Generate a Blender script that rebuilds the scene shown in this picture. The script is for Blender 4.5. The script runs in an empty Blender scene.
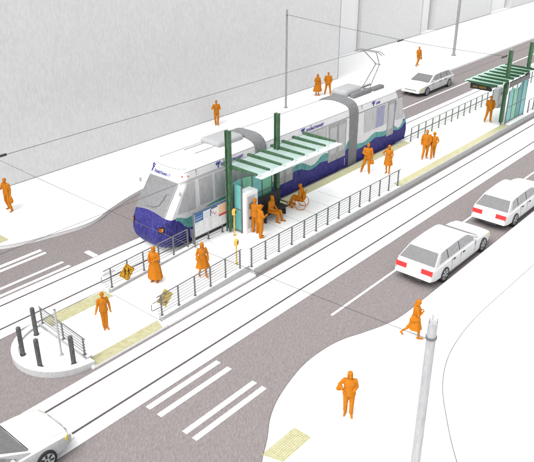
import bpy, bmesh, math, random
from mathutils import Vector, Matrix, Quaternion
random.seed(7)
S = bpy.context.scene
COL = S.collection
PI = math.pi
HEAD = math.radians(40.909)                 # heading of the view, from +X
FW = Vector((math.cos(HEAD), math.sin(HEAD), 0))
RT = Vector((math.sin(HEAD), -math.cos(HEAD), 0))

# ------------------------------------------------------------------ materials
def lin(c):
    c /= 255.0
    return c / 12.92 if c <= 0.04045 else ((c + 0.055) / 1.055) ** 2.4
MATS = {}
def mat(name, rgb, var=0.12, scale=(9, 9, 1.6), rough=0.75, rot=0.0, streak=None, metal=0.0, spec=0.3, bump=0.15, thr=(0.35, 0.65), alpha=1.0):
    """drawn-paper material: base colour broken up by pencil grain (noise stretched along one direction)"""
    m = bpy.data.materials.new(name); m.use_nodes = True
    nt = m.node_tree; N = nt.nodes; L = nt.links
    b = N['Principled BSDF']
    b.inputs['Roughness'].default_value = rough
    b.inputs['Metallic'].default_value = metal
    b.inputs['Specular IOR Level'].default_value = spec
    tc = N.new('ShaderNodeNewGeometry')
    mp = N.new('ShaderNodeMapping'); mp.inputs['Rotation'].default_value = (0, 0, rot)
    mp2 = N.new('ShaderNodeMapping'); mp2.inputs['Scale'].default_value = scale
    L.new(tc.outputs['Position'], mp.inputs['Vector']); L.new(mp.outputs['Vector'], mp2.inputs['Vector'])
    n1 = N.new('ShaderNodeTexNoise'); n1.inputs['Scale'].default_value = 1.0; n1.inputs['Detail'].default_value = 2.5; n1.inputs['Roughness'].default_value = 0.6
    n1.inputs['Distortion'].default_value = 0.6
    L.new(mp2.outputs['Vector'], n1.inputs['Vector'])
    n2 = N.new('ShaderNodeTexNoise'); n2.inputs['Scale'].default_value = 0.23; n2.inputs['Detail'].default_value = 1.0
    L.new(mp2.outputs['Vector'], n2.inputs['Vector'])
    mr = N.new('ShaderNodeMapRange'); mr.inputs['From Min'].default_value = thr[0]; mr.inputs['From Max'].default_value = thr[1]
    L.new(n1.outputs['Fac'], mr.inputs['Value'])
    add = N.new('ShaderNodeMath'); add.operation = 'MULTIPLY_ADD'; add.inputs[1].default_value = 0.8
    m2 = N.new('ShaderNodeMath'); m2.operation = 'MULTIPLY'; m2.inputs[1].default_value = 0.3
    L.new(n2.outputs['Fac'], m2.inputs[0]); L.new(mr.outputs['Result'], add.inputs[0]); L.new(m2.outputs[0], add.inputs[2])
    mix = N.new('ShaderNodeMix'); mix.data_type = 'RGBA'
    base = [c for c in rgb]
    lo = [c * (1 - var) for c in base]
    hi = [min(0.9, c * (1 + var)) for c in base] if streak is None else list(streak)
    mix.inputs['A'].default_value = (*lo, 1); mix.inputs['B'].default_value = (*hi, 1)
    L.new(add.outputs[0], mix.inputs['Factor']); L.new(mix.outputs['Result'], b.inputs['Base Color'])
    if bump:
        bp = N.new('ShaderNodeBump'); bp.inputs['Strength'].default_value = bump; bp.inputs['Distance'].default_value = 0.01
        L.new(n1.outputs['Fac'], bp.inputs['Height']); L.new(bp.outputs['Normal'], b.inputs['Normal'])
    if alpha < 1: b.inputs['Alpha'].default_value = alpha
    MATS[name] = m
    return m
GH, GV = 1.97, 1.30       # light reaching a horizontal / an upright surface
def H_(r, g, b): return tuple(min(0.85, lin(v) / GH) for v in (r, g, b))
def V_(r, g, b): return tuple(min(0.85, lin(v) / GV) for v in (r, g, b))
GR = dict(scale=(1.6, 11, 1), rot=-HEAD)      # ground grain runs away from the viewer
white = mat('white_paper_ground', (.82, .82, .815), .015, **GR, bump=0)
asphalt = mat('grey_mauve_asphalt', H_(171, 162, 161), .17, scale=(6.0, 20, 1), rot=-HEAD, thr=(.38, .62))
paint = mat('white_road_paint', (.82, .82, .81), .02, bump=0)
railm = mat('rail_steel', H_(112, 104, 102), .2, rough=.5)
jointm = mat('joint_grey', H_(178, 176, 174), .35, scale=(3, 3, 3))
jointd = mat('joint_dark', H_(120, 118, 116), .35, scale=(3, 3, 3))
wallg = mat('grey_building_render', V_(230, 230, 230), .065, scale=(8, 8, 3.2))
wallw = mat('pale_building_render', V_(250, 250, 250), .02, scale=(7, 7, 2.0))
conc = mat('grey_concrete_face', V_(184, 184, 183), .12, scale=(12, 12, 5))
concl = mat('light_concrete_face', V_(204, 204, 204), .08, scale=(12, 12, 5))
steel = mat('grey_rail_metal', V_(118, 119, 121), .2, scale=(20, 20, 8), rough=.5)
steelg = mat('green_grey_rail_metal', V_(118, 132, 120), .25, scale=(20, 20, 8), rough=.5)
polem = mat('pale_grey_pole', V_(190, 190, 192), .14, scale=(16, 16, 3))
green = mat('dark_green_steel', V_(52, 88, 58), .3, scale=(26, 26, 4), rough=.6, streak=V_(92, 130, 98))
greent = mat('mid_green_steel', H_(60, 98, 72), .2, scale=(26, 26, 4), rough=.6)
glassr = mat('pale_mint_roof_glass', (.56, .70, .665), .03, scale=(5, 5, 2), rough=.35, alpha=.93)
glassr2 = mat('green_roof_glass', (.44, .66, .55), .05, scale=(5, 5, 2), rough=.35, alpha=.95)
glasst = mat('teal_screen_glass', V_(125, 200, 196), .12, scale=(6, 6, 2), rough=.3, alpha=.9)
glassg = mat('green_screen_glass', V_(132, 205, 172), .12, scale=(6, 6, 2), rough=.3, alpha=.9)
glassd = mat('deep_teal_screen_glass', V_(84, 158, 164), .12, scale=(6, 6, 2), rough=.3, alpha=.92)
bollm = mat('charcoal_bollard', V_(92, 92, 92), .45, scale=(24, 24, 12))
orange = mat('orange_figure', V_(198, 116, 22), .06, scale=(34, 34, 16), streak=V_(208, 132, 48), bump=0, rough=1, spec=.05)
orange2 = mat('orange_figure_cloth', V_(196, 114, 21), .06, scale=(34, 34, 14), streak=V_(206, 130, 46), bump=0, rough=1, spec=.05)
yel = mat('yellow_metal', V_(224, 184, 84), .1, scale=(20, 20, 10))
yelsign = mat('yellow_sign_face', V_(226, 168, 36), .1, scale=(14, 14, 14))
yelback = mat('pale_yellow_sign_back', V_(240, 208, 120), .1, scale=(18, 18, 6))
blackm = mat('black_marking', V_(40, 36, 30), .2)
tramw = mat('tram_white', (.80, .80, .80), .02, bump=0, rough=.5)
tramside = mat('tram_white_shaded_side', V_(226, 226, 227), .06, scale=(12, 12, 3), rough=.6)  # greyed copy of the tram white: shade of the upright sides painted in
trambl = mat('tram_blue', V_(24, 20, 100), .3, scale=(17, 17, 2.8), thr=(.42, .78), streak=V_(86, 82, 178), rough=.6)
tramtl = mat('tram_teal', V_(66, 142, 142), .25, scale=(16, 16, 4), streak=V_(118, 186, 182), rough=.6)
winm = mat('tram_window_grey', V_(188, 188, 190), .16, scale=(15, 15, 2.4), rough=.45)
winb = mat('tram_window_violet', V_(152, 152, 182), .2, scale=(15, 15, 2.4), rough=.45)
doorm = mat('tram_door_grey', V_(164, 164, 164), .22, scale=(16, 16, 2.4), rough=.5)
bellm = mat('bellows_grey', V_(128, 129, 130), .28, scale=(18, 18, 4))
roofg = mat('roof_equipment_grey', H_(212, 213, 214), .1, scale=(14, 14, 4))
roofd = mat('roof_equipment_dark', H_(150, 150, 151), .2, scale=(14, 14, 4))
dark = mat('dark_line', V_(66, 66, 68), .3)
black = mat('black_rubber', V_(52, 52, 54), .3, scale=(22, 22, 22))
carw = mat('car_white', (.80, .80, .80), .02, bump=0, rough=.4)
cars = mat('car_white_shaded_side', V_(200, 200, 201), .07, scale=(16, 16, 4), rough=.5)  # darker version of the car white, with side shade put into the colour
carg = mat('car_glass_grey', H_(150, 150, 150), .2, scale=(20, 20, 4), rough=.4)
carsg = mat('car_side_glass', V_(150, 150, 151), .3, scale=(20, 20, 4), rough=.4)
rimm = mat('wheel_rim_silver', V_(196, 196, 198), .15, scale=(20, 20, 20), rough=.4)
redl = mat('red_lamp', V_(235, 62, 62), .12, scale=(30, 30, 6), rough=.4)
yell = mat('yellow_lamp', V_(220, 210, 84), .1, rough=.4)
amber = mat('amber_lettering', V_(170, 132, 40), .05)
blue = mat('blue_lettering', V_(58, 56, 150), .15, scale=(20, 20, 20))
whitem = mat('white_cabinet', (.80, .80, .80), .02, bump=0)
greyp = mat('grey_panel', V_(205, 205, 206), .1, scale=(14, 14, 3))
pap = mat('poster_paper', V_(232, 232, 232), .06, scale=(14, 14, 5))
posb = mat('poster_blue', V_(66, 112, 164), .25, scale=(14, 14, 6))
poso = mat('poster_orange', V_(240, 196, 158), .05)
posr = mat('poster_red', V_(206, 78, 76), .1)
post_ = mat('poster_teal', V_(190, 212, 214), .1)
wirem = mat('wire_grey', V_(92, 92, 92), .2)
wirel = mat('wire_pale', V_(120, 120, 120), .2)
orl = mat('orange_lamp', V_(232, 96, 60), .1)

def tact_mat():
    m = bpy.data.materials.new('yellow_tactile'); m.use_nodes = True
    nt = m.node_tree; N = nt.nodes; L = nt.links; b = N['Principled BSDF']; b.inputs['Roughness'].default_value = .8
    g = N.new('ShaderNodeNewGeometry')
    ck = N.new('ShaderNodeTexVoronoi'); ck.inputs['Scale'].default_value = 13.0; ck.inputs['Randomness'].default_value = 0.12
    L.new(g.outputs['Position'], ck.inputs['Vector'])
    mr = N.new('ShaderNodeMapRange'); mr.inputs['From Min'].default_value = .25; mr.inputs['From Max'].default_value = .42
    L.new(ck.outputs['Distance'], mr.inputs['Value'])
    nz = N.new('ShaderNodeTexNoise'); nz.inputs['Scale'].default_value = 6; nz.inputs['Detail'].default_value = 3
    L.new(g.outputs['Position'], nz.inputs['Vector'])
    mu = N.new('ShaderNodeMath'); mu.operation = 'MULTIPLY'; L.new(mr.outputs['Result'], mu.inputs[0]); L.new(nz.outputs['Fac'], mu.inputs[1])
    mx = N.new('ShaderNodeMix'); mx.data_type = 'RGBA'
    mx.inputs['A'].default_value = (*(.50, .485, .31), 1); mx.inputs['B'].default_value = (*H_(168, 160, 92), 1)
    L.new(mu.outputs[0], mx.inputs['Factor']); L.new(mx.outputs['Result'], b.inputs['Base Color'])
    bp = N.new('ShaderNodeBump'); bp.inputs['Strength'].default_value = .3; bp.inputs['Distance'].default_value = .005; bp.invert = True
    L.new(ck.outputs['Distance'], bp.inputs['Height']); L.new(bp.outputs['Normal'], b.inputs['Normal'])
    return m
tactile = tact_mat()
tactsm = mat('yellow_edge_strip', (.44, .425, .26), .08, scale=(2, 9, 1), rot=-HEAD)

# ------------------------------------------------------------------ object helpers
def obj(name, bm, m, parent=None, smooth=False, bevel=0):
    me = bpy.data.meshes.new(name); bm.normal_update(); bm.to_mesh(me); bm.free()
    ms = m if isinstance(m, (list, tuple)) else [m]
    for x in ms: me.materials.append(x)
    o = bpy.data.objects.new(name, me); COL.objects.link(o)
    if parent: o.parent = parent
    if smooth:
        for p in me.polygons: p.use_smooth = True
        try: me.set_sharp_from_angle(angle=math.radians(smooth if smooth > 1 else 40))
        except Exception: pass
    if bevel:
        bv = o.modifiers.new('b', 'BEVEL'); bv.width = bevel; bv.segments = 2; bv.limit_method = 'ANGLE'
    return o
def tag(o, label=None, cat=None, group=None, kind=None):
    if label: o['label'] = label
    if cat: o['category'] = cat
    if group: o['group'] = group
    if kind: o['kind'] = kind
    return o
def thing(name, label, cat, loc=(0, 0, 0), rz=0, group=None):
    o = bpy.data.objects.new(name, None); COL.objects.link(o); o.empty_display_size = .2
    o.location = loc; o.rotation_euler = (0, 0, rz)
    return tag(o, label, cat, group)
def struct(name, bm, m):
    return tag(obj(name, bm, m), kind='structure')
def copy_tree(o, parent=None):
    c = o.copy(); COL.objects.link(c); c.parent = parent
    for ch in [x for x in bpy.data.objects if x.parent == o]: copy_tree(ch, c)
    return c
def B(): return bmesh.new()
def box(bm, x0, x1, y0, y1, z0, z1, M=None):
    vs = [bm.verts.new((x, y, z)) for z in (z0, z1) for x, y in ((x0, y0), (x1, y0), (x1, y1), (x0, y1))]
    if M is not None:
        for v in vs: v.co = M @ v.co
    for f in ((3, 2, 1, 0), (4, 5, 6, 7), (0, 1, 5, 4), (1, 2, 6, 5), (2, 3, 7, 6), (3, 0, 4, 7)):
        bm.faces.new([vs[i] for i in f])
    return bm
def bx(*a): return box(B(), *a)
def tube(bm, a, b, r, r2=None, n=10):
    a = Vector(a); b = Vector(b); d = b - a
    if d.length < 1e-6: return bm
    q = d.to_track_quat('Z', 'Y').to_matrix().to_4x4()
    M = Matrix.Translation((a + b) / 2) @ q
    bmesh.ops.create_cone(bm, cap_ends=True, segments=n, radius1=r, radius2=r if r2 is None else r2, depth=d.length, matrix=M)
    return bm
def path(bm, pts, r, n=8):
    """tube along a polyline as one swept surface"""
    pts = [Vector(p) for p in pts]; rings = []
    for i, p in enumerate(pts):
        t = (pts[min(i + 1, len(pts) - 1)] - pts[max(i - 1, 0)]).normalized()
        up = Vector((0, 0, 1)) if abs(t.z) < .95 else Vector((1, 0, 0))
        u = t.cross(up).normalized(); w = u.cross(t).normalized()
        rings.append([bm.verts.new(p + r * (math.cos(2 * PI * k / n) * u + math.sin(2 * PI * k / n) * w)) for k in range(n)])
    for a, b in zip(rings, rings[1:]):
        for k in range(n): bm.faces.new((a[k], a[(k + 1) % n], b[(k + 1) % n], b[k]))
    bm.faces.new(rings[0][::-1]); bm.faces.new(rings[-1])
    return bm
def poly(bm, pts, z0, z1):
    """vertical prism over an xy outline"""
    a = [bm.verts.new((x, y, z0)) for x, y in pts]; b = [bm.verts.new((x, y, z1)) for x, y in pts]
    bm.faces.new(a[::-1]); bm.faces.new(b)
    n = len(pts)
    for i in range(n): bm.faces.new((a[i], a[(i + 1) % n], b[(i + 1) % n], b[i]))
    bmesh.ops.recalc_face_normals(bm, faces=bm.faces)
    return bm
def sheet(bm, pts, z):
    bm.faces.new([bm.verts.new((x, y, z)) for x, y in pts]); bmesh.ops.triangulate(bm, faces=bm.faces)
    for f in bm.faces:
        f.normal_update()
        if f.normal.z < 0: f.normal_flip()
    return bm
def pane(bm, pts, out, t=.012, inn=.004):
    """flat slab over a polygon in space, standing t proud on the side of `out`"""
    P = [Vector(p) for p in pts]; n = (P[1] - P[0]).cross(P[-1] - P[0]).normalized()
    if n.dot(Vector(out)) < 0: n = -n
    a = [bm.verts.new(p - n * inn) for p in P]; b = [bm.verts.new(p + n * t) for p in P]
    bm.faces.new(a); bm.faces.new(b)
    k = len(P)
    for i in range(k): bm.faces.new((a[i], a[(i + 1) % k], b[(i + 1) % k], b[i]))
    bmesh.ops.recalc_face_normals(bm, faces=bm.faces)
    return bm
def vprism_y(bm, pts, y0, y1):
    """prism over an xz outline between two y"""
    a = [bm.verts.new((x, y0, z)) for x, z in pts]; b = [bm.verts.new((x, y1, z)) for x, z in pts]
    bm.faces.new(a); bm.faces.new(b); k = len(pts)
    for i in range(k): bm.faces.new((a[i], a[(i + 1) % k], b[(i + 1) % k], b[i]))
    bmesh.ops.recalc_face_normals(bm, faces=bm.faces)
    return bm
def bake(o):
    """apply modifiers without operators"""
    dg = bpy.context.evaluated_depsgraph_get(); dg.update()
    me = bpy.data.meshes.new_from_object(o.evaluated_get(dg))
    o.modifiers.clear(); old = o.data; o.data = me; me.name = old.name
    return o
def spline(pts, n=8):
    out = []
    P = [Vector(p) for p in pts]
    for i in range(len(P) - 1):
        p0 = P[max(i - 1, 0)]; p1 = P[i]; p2 = P[i + 1]; p3 = P[min(i + 2, len(P) - 1)]
        for k in range(n):
            t = k / n
            out.append(.5 * ((2 * p1) + (-p0 + p2) * t + (2 * p0 - 5 * p1 + 4 * p2 - p3) * t * t + (-p0 + 3 * p1 - 3 * p2 + p3) * t ** 3))
    out.append(P[-1]); return out

# ------------------------------------------------------------------ world, sun, camera
W = bpy.data.worlds.new('World'); S.world = W; W.use_nodes = True
wn = W.node_tree.nodes; wl = W.node_tree.links
bg = wn['Background']; sky = wn.new('ShaderNodeTexSky'); sky.sky_type = 'NISHITA'; sky.sun_disc = False
SUN_EL, SUN_AZ = math.radians(58), math.radians(172)      # azimuth measured from +X, counter-clockwise
sky.sun_elevation = SUN_EL; sky.sun_rotation = PI / 2 - SUN_AZ
sky.air_density = 1.0; sky.dust_density = 4.0; sky.ozone_density = 1.0
hs = wn.new('ShaderNodeHueSaturation'); hs.inputs['Saturation'].default_value = .12
wl.new(sky.outputs['Color'], hs.inputs['Color']); wl.new(hs.outputs['Color'], bg.inputs['Color'])
bg.inputs['Strength'].default_value = 0.15
sl = bpy.data.lights.new('sun', 'SUN'); sl.energy = 0.9; sl.angle = math.radians(110); sl.color = (1, .985, .96)
so = bpy.data.objects.new('sun', sl); COL.objects.link(so)
sd = Vector((math.cos(SUN_AZ) * math.cos(SUN_EL), math.sin(SUN_AZ) * math.cos(SUN_EL), math.sin(SUN_EL)))
so.rotation_euler = sd.to_track_quat('Z', 'Y').to_euler()
S.view_settings.view_transform = 'Standard'; S.view_settings.look = 'None'
S.view_settings.gamma = 1; S.view_settings.use_curve_mapping = False
S.view_settings.exposure = 0.9
cam = bpy.data.cameras.new('camera'); co = bpy.data.objects.new('camera', cam); COL.objects.link(co)
cam.sensor_fit = 'HORIZONTAL'; cam.sensor_width = 36; cam.lens = 36 * 705 / 534
cam.clip_end = 3000
co.location = (0, 0, 15.692); co.rotation_euler = (math.radians(90 - 26.565), 0, HEAD - PI / 2)
S.camera = co

# ------------------------------------------------------------------ ground
k15 = .9904
struct('ground', sheet(B(), [(-300, -300), (900, -300), (900, 900), (-300, 900)], -.02), white)
struct('road', sheet(B(), [(-60, -30), (300, -30), (300, 34), (-60, 34)], -.012), asphalt)
struct('track_bed', sheet(B(), [(-60, 15.24), (300, 15.24), (300, 17.87), (-60, 17.87)], 0.0), white)
struct('track_bed', sheet(B(), [(-60, 22.2), (300, 22.2), (300, 24.8), (-60, 24.8)], 0.0), white)
for nm, y in (('rail', 17.32), ('rail', 15.82), ('rail', 22.77), ('rail', 24.29)):
    bm = B(); box(bm, -60, 300, y - .042, y + .042, -.004, .012)
    struct(nm, bm, railm)
# south pavement with its bulb-out corner
edge = [(6.5, 0), (8.3, 5.0), (9.6, 8.0), (10.75, 9.65), (11.88, 10.5), (12.7, 11.0), (13.6, 11.62), (14.7, 12.09), (16.3, 12.47), (17.6, 12.50), (18.6, 12.34), (19.5, 12.0), (20.5, 11.66), (21.4, 11.49), (22.6, 11.46), (24, 11.46)]
edge = [p * k15 for p in spline([(x, y, 0) for x, y in edge], 5)]
edge = [(p.x, p.y) for p in edge]
struct('pavement', poly(B(), edge + [(300, 11.35), (300, -30), (-3, -30)], -.1, .15), white)
kb = B()
path(kb, [(x, y, .15) for x, y in edge] + [(300, 11.35, .15)], .010, 4)
struct('kerb_line', kb, jointd)
# drawn joint in the south pavement
cl = [Vector((300, 9.07, 0))] + [p * k15 for p in spline([(33, 9.16, 0), (29.05, 9.16, 0), (25.6, 9.19, 0), (23.6, 9.2, 0), (21.8, 9.06, 0), (20.2, 8.75, 0), (18.7, 8.15, 0), (17.36, 7.3, 0), (15.7, 6.05, 0), (13.5, 4.0, 0)], 8)]
struct('pavement_joint', path(B(), [(p.x, p.y, .151) for p in cl], .013, 4), jointd)
# north pavement, kerb curving out towards the crossing
kn = [(9.5, 36.0), (10.8, 32.6), (12.4, 30.0), (13.97, 28.86), (15.0, 28.38), (16.75, 27.94), (17.9, 27.75), (18.86, 27.84), (20.0, 28.28), (21.67, 28.8), (23.2, 29.1), (25.5, 29.2)]
kn = [(p.x, p.y) for p in spline([(x, y, 0) for x, y in kn], 5)]
bm = poly(B(), kn + [(300, 29.3), (300, 300), (9.5, 300)], -.1, .15)
for f in bm.faces:
    f.normal_update()
    if abs(f.normal.z) < .5: f.material_index = 1
struct('pavement', bm, [white, mat('pale_kerb_face', (.76, .76, .76), .05, scale=(12, 12, 5))])
struct('kerb_line', path(B(), [(x, y, .151) for x, y in kn] + [(300, 29.3, .151)], .011, 4), jointm)
struct('pavement_joint', path(B(), [(23.5, 29.55, .151), (300, 29.65, .151)], .014, 4), jointm)
# road paint
def stripe(x0, x1, y0, y1, z=-.006):
    struct('road_marking', sheet(B(), [(x0, y0), (x1, y0), (x1, y1), (x0, y1)], z), paint)
for y0, y1 in ((14.84, 15.06), (14.28, 14.50), (13.08, 13.29), (12.63, 12.84)):
    stripe(11.22, 14.56, y0, y1)
for y0, y1 in ((27.2, 27.42), (26.84, 27.03), (25.47, 25.63), (24.94, 25.11)): stripe(10.0, 15.22, y0, y1)
stripe(16.40, 16.68, 24.86, 25.6)
stripe(19.7, 200, 13.59, 13.70)
stripe(39.5, 200, 26.27, 26.40)
# tactile squares in the pavements
def tq(pts, z, m=None): struct('tactile_paving', sheet(B(), pts, z), m or tactile)
tq([(12.1 * k15, 10.70 * k15), (13.68 * k15, 10.70 * k15), (13.68 * k15, 10.02 * k15), (12.3 * k15, 10.0 * k15)], .154)
tq([(13.2, 29.1), (14.66, 29.1), (14.66, 29.9), (13.2, 29.9)], .154)

# ------------------------------------------------------------------ the stop: platform, ramp, bulb-nosed end
PZ = .35
pl = thing('tram_platform', 'long white raised platform between the two tracks', 'platform', (32, 20, 0))
def under(o, root): o.parent = root; o.matrix_parent_inverse = Matrix.Translation(-Vector(root.location)); return o
under(obj('deck', poly(B(), [(20.0, 18.12), (60 * 3, 18.12), (60 * 3, 21.96), (20.0, 21.96)], PZ - .05, PZ), white), pl)
for y0, y1 in ((18.055, 18.117), (21.963, 22.025)): under(obj('edge_strip', bx(20.0, 180, y0, y1, PZ - .05, PZ - .003), conc), pl)
under(obj('edge_wall', bx(20.0, 180, 18.06, 18.62, -.01, PZ - .053), conc), pl)
under(obj('edge_wall', bx(20.0, 180, 21.5, 22.02, -.01, PZ - .053), conc), pl)
# ramp
bm = B()
vprism_y(bm, [(14.85, -.01), (14.85, .10), (20.0, .346), (20.0, -.01)], 18.56, 21.56)
under(obj('ramp', bm, white), pl)
for y0, y1 in ((18.36, 18.56), (21.56, 21.76)):
    bm = B(); vprism_y(bm, [(14.9, -.01), (14.9, .26), (20.0, .44), (20.0, -.01)], y0, y1)
    under(obj('ramp_kerb', bm, conc), pl)
    bm = B(); vprism_y(bm, [(14.9, .263), (14.9, .275), (20.0, .455), (20.0, .443)], y0 - .005, y1 + .005)
    under(obj('kerb_top', bm, white), pl)
under(obj('apron', bx(14.9, 20.0, 17.98, 18.36, -.01, .09), white), pl)
under(obj('apron', bx(14.9, 20.0, 21.76, 22.08, -.01, .09), white), pl)
bm = B(); poly(bm, [(11.3, 18.0), (14.85, 18.0), (14.85, 22.05), (11.3, 21.9)], -.01, .09)
under(obj('landing', bm, white), pl)
for i in range(96):
    x = 23.2 + i * 1.22
    if x > 120: break
y = 18.64
for i in range(34):
    x = 22.7 + i * 1.2
    a = 18.75 + random.random() * .7; b_ = 21.3 - random.random() * 1.0
    under(obj('joint_line', bx(x - .007, x + .007, a, b_, PZ, PZ + .003), jointm), pl)
for bm in (bx(20.6, 20.614, 18.5, 21.5, PZ, PZ + .003), bx(21.9, 21.914, 18.5, 20.6, PZ, PZ + .003), bx(14.84, 14.856, 18.6, 21.4, .09, .106)):
    under(obj('joint_line', bm, jointm), pl)
def ptile(x0, x1, y0, y1, z, m):
    under(obj('tactile_strip', bx(x0, x1, y0, y1, z - .03, z + .004), m), pl)
ptile(32.3, 46.6, 18.125, 18.60, PZ, tactsm)
ptile(23.2, 39.0, 21.42, 21.955, PZ, tactsm)
bm = poly(B(), [(11.38, 18.004), (14.60, 18.004), (14.80, 18.54), (11.55, 18.54)], .06, .094); under(obj('tactile_strip', bm, tactile), pl)
bm = poly(B(), [(11.75, 21.30), (14.80, 21.30), (14.80, 21.98), (12.3, 22.02), (11.45, 21.85)], .06, .094); under(obj('tactile_strip', bm, tactile), pl)
# rounded traffic island at the near end
isl = thing('traffic_island', 'white half round kerbed island nose at the near end of the platform', 'island', (10.6, 20, 0))
ol = [(11.40, 18.10)]
for k in range(0, 33):
    a = math.radians(-96 - k * (168 / 32)); ol.append((11.42 + 1.86 * math.cos(a), 19.97 + 1.86 * math.sin(a)))
ol = [(11.45, 18.08)] + [(x, y) for x, y in ol[1:]] + [(11.45, 21.86)]
inn = [(11.45, 18.36)] + [(11.42 + 1.60 * math.cos(math.radians(-96 - k * 5.25)), 19.97 + 1.60 * math.sin(math.radians(-96 - k * 5.25))) for k in range(33)] + [(11.45, 21.58)]
bm = B(); n = len(ol)
va = [bm.verts.new((x, y, -.01)) for x, y in ol]; vb = [bm.verts.new((x, y, .25)) for x, y in ol]
vc = [bm.verts.new((x, y, .25)) for x, y in inn]; vd = [bm.verts.new((x, y, .15)) for x, y in inn]
for i in range(n - 1):
    f1 = bm.faces.new((va[i], va[i + 1], vb[i + 1], vb[i])); f1.material_index = 1
    bm.faces.new((vb[i], vb[i + 1], vc[i + 1], vc[i])); f2 = bm.faces.new((vc[i], vc[i + 1], vd[i + 1], vd[i])); f2.material_index = 1
for i, j in ((0, 0), (n - 1, n - 1)):
    bm.faces.new((va[i], vb[i], vc[i], vd[i])).material_index = 1
bmesh.ops.recalc_face_normals(bm, faces=bm.faces)
under(obj('kerb', bm, [white, concl]), isl)
under(obj('infill', poly(B(), inn, -.01, .15), white), isl)
bm = poly(B(), [(11.36, 18.36), (11.54, 18.36), (11.64, 21.6), (11.46, 21.6)], .13, .32)
under(obj('end_kerb', bm, [conc]), isl)
bm = poly(B(), [(11.357, 18.357), (11.543, 18.357), (11.643, 21.603), (11.457, 21.603)], .321, .335)
under(obj('kerb_top', bm, [white]), isl)
# bollards
def bollard(x, y, label):
    t = thing('bollard', label, 'bollard', (x, y, .15), 0, 'charcoal bollards on the island')
    bm = B(); tube(bm, (0, 0, 0), (0, 0, 1.16), .088, n=20)
    bmesh.ops.create_uvsphere(bm, u_segments=20, v_segments=10, radius=.088, matrix=Matrix.Translation((0, 0, 1.16)) @ Matrix.Diagonal((1, 1, .75, 1)))
    obj('post', bm, bollm, t, smooth=True)
    bm = B(); tube(bm, (0, 0, 1.02), (0, 0, 1.05), .091, n=20); obj('collar', bm, bollm, t)
    bm = B(); tube(bm, (0, 0, .0), (0, 0, .02), .105, n=20); obj('base_ring', bm, dark, t)
bollard(10.03, 20.47, 'charcoal round topped bollard at the leftmost point of the island kerb')
bollard(11.07, 21.22, 'charcoal round topped bollard at the back of the island, nearest the far track')
bollard(10.03, 19.36, 'charcoal bollard at the front of the island, second from the left along the curved kerb')
bollard(10.92, 18.60, 'charcoal bollard at the right end of the island, in front of the short end railing')
sp = thing('signal_post', 'slim white post standing between the bollards and the end railing', 'post', (10.95, 19.40, .15))
bm = B(); tube(bm, (0, 0, 0), (0, 0, 1.94), .04, n=14); obj('pole', bm, polem, sp, smooth=True)
bm = B(); tube(bm, (0, 0, 0), (0, 0, .03), .08, n=14); obj('base_plate', bm, polem, sp)
bm = B(); tube(bm, (0, 0, 1.94), (0, 0, 1.96), .045, n=14); obj('cap', bm, steel, sp)

# ------------------------------------------------------------------ railings
def railing(name, label, posts, h, m, nr=6, group=None, pw=.035, loops=(), ext=(0, 0)):
    x, y, z = posts[0]
    t = thing(name, label, 'railing', (x, y, z), 0, group)
    o0 = Vector((x, y, z))
    for (px, py, pz) in posts:
        p = Vector((px, py, pz)) - o0
        bm = B(); box(bm, p.x - pw * .55, p.x + pw * .55, p.y - pw, p.y + pw, p.z, p.z + h); obj('post', bm, m, t)
        bm = B(); box(bm, p.x - .06, p.x + .06, p.y - .06, p.y + .06, p.z, p.z + .012); obj('foot_plate', bm, m, t)
    a = Vector(posts[0]) - o0; b = Vector(posts[-1]) - o0; d = (b - a).normalized()
    a2 = a - d * ext[0]; b2 = b + d * ext[1]
    bm = B(); tube(bm, a2 + Vector((0, 0, h)), b2 + Vector((0, 0, h)), .026, n=10); obj('top_rail', bm, m, t)
    for k in range(nr):
        zz = h * (.14 + .72 * k / (nr - 1))
        bm = B(); tube(bm, a2 + Vector((0, 0, zz)), b2 + Vector((0, 0, zz)), .0125, n=6); obj('wire_rail', bm, m, t)
    for s in loops:
        p = a if s < 0 else b; q = .42 * s
        bm = B(); off = Vector((0, .09, 0))
        path(bm, [p + off + Vector((-s * .3, 0, h * .72)), p + off + Vector((q * .8, 0, h * .72)), p + off + Vector((q, 0, h * .68)), p + off + Vector((q, 0, h * .40)), p + off + Vector((q * .8, 0, h * .36)), p + off + Vector((0, 0, h * .36))], .018)
        obj('handrail_loop', bm, m, t)
    return t
def rz_(x): return .27 + (x - 14.9) / 5.1 * .17
railing('ramp_railing', 'grey ramp railing nearest the viewer, with the pale yellow diamond plate', [(14.98 + i * .905, 18.46, rz_(14.98 + i * .905)) for i in range(6)], .92, steel, loops=(-1,), ext=(.2, .1))
railing('ramp_railing', 'grey ramp railing along the tram side, with the orange yellow diamond sign at its end', [(15.02 + i * .88, 21.66, rz_(15.02 + i * .88)) for i in range(6)], .92, steel, loops=(-1,), ext=(.35, .0))
railing('platform_railing', 'long grey railing along the front platform edge, ending at the cream edge strip', [(20.08 + i * .936, 18.30, PZ) for i in range(14)], .92, steel, ext=(.12, .2))
railing('platform_railing', 'short grey railing under the map board beside the tram', [(19.75, 21.66, PZ), (20.75, 21.66, PZ), (21.7, 21.66, PZ)], .85, steel)
railing('platform_railing', 'green grey railing along the back platform edge, beyond the rear of the tram', [(39.2 + i * .93, 21.58, PZ) for i in range(32)], .92, steelg, nr=6)
railing('platform_railing', 'far grey railing on the front platform edge, past the teal screen at the right', [(50.4 + i * .95, 18.4, PZ) for i in range(14)], .92, steel)
railing('end_railing', 'short grey end railing between the island bollards and the woman in orange', [(11.38 + .032 * i * .0, 18.56, .33), (11.44, 19.95, .33), (11.52, 21.45, .33)], .72, steel, nr=5, ext=(.12, .1))

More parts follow.
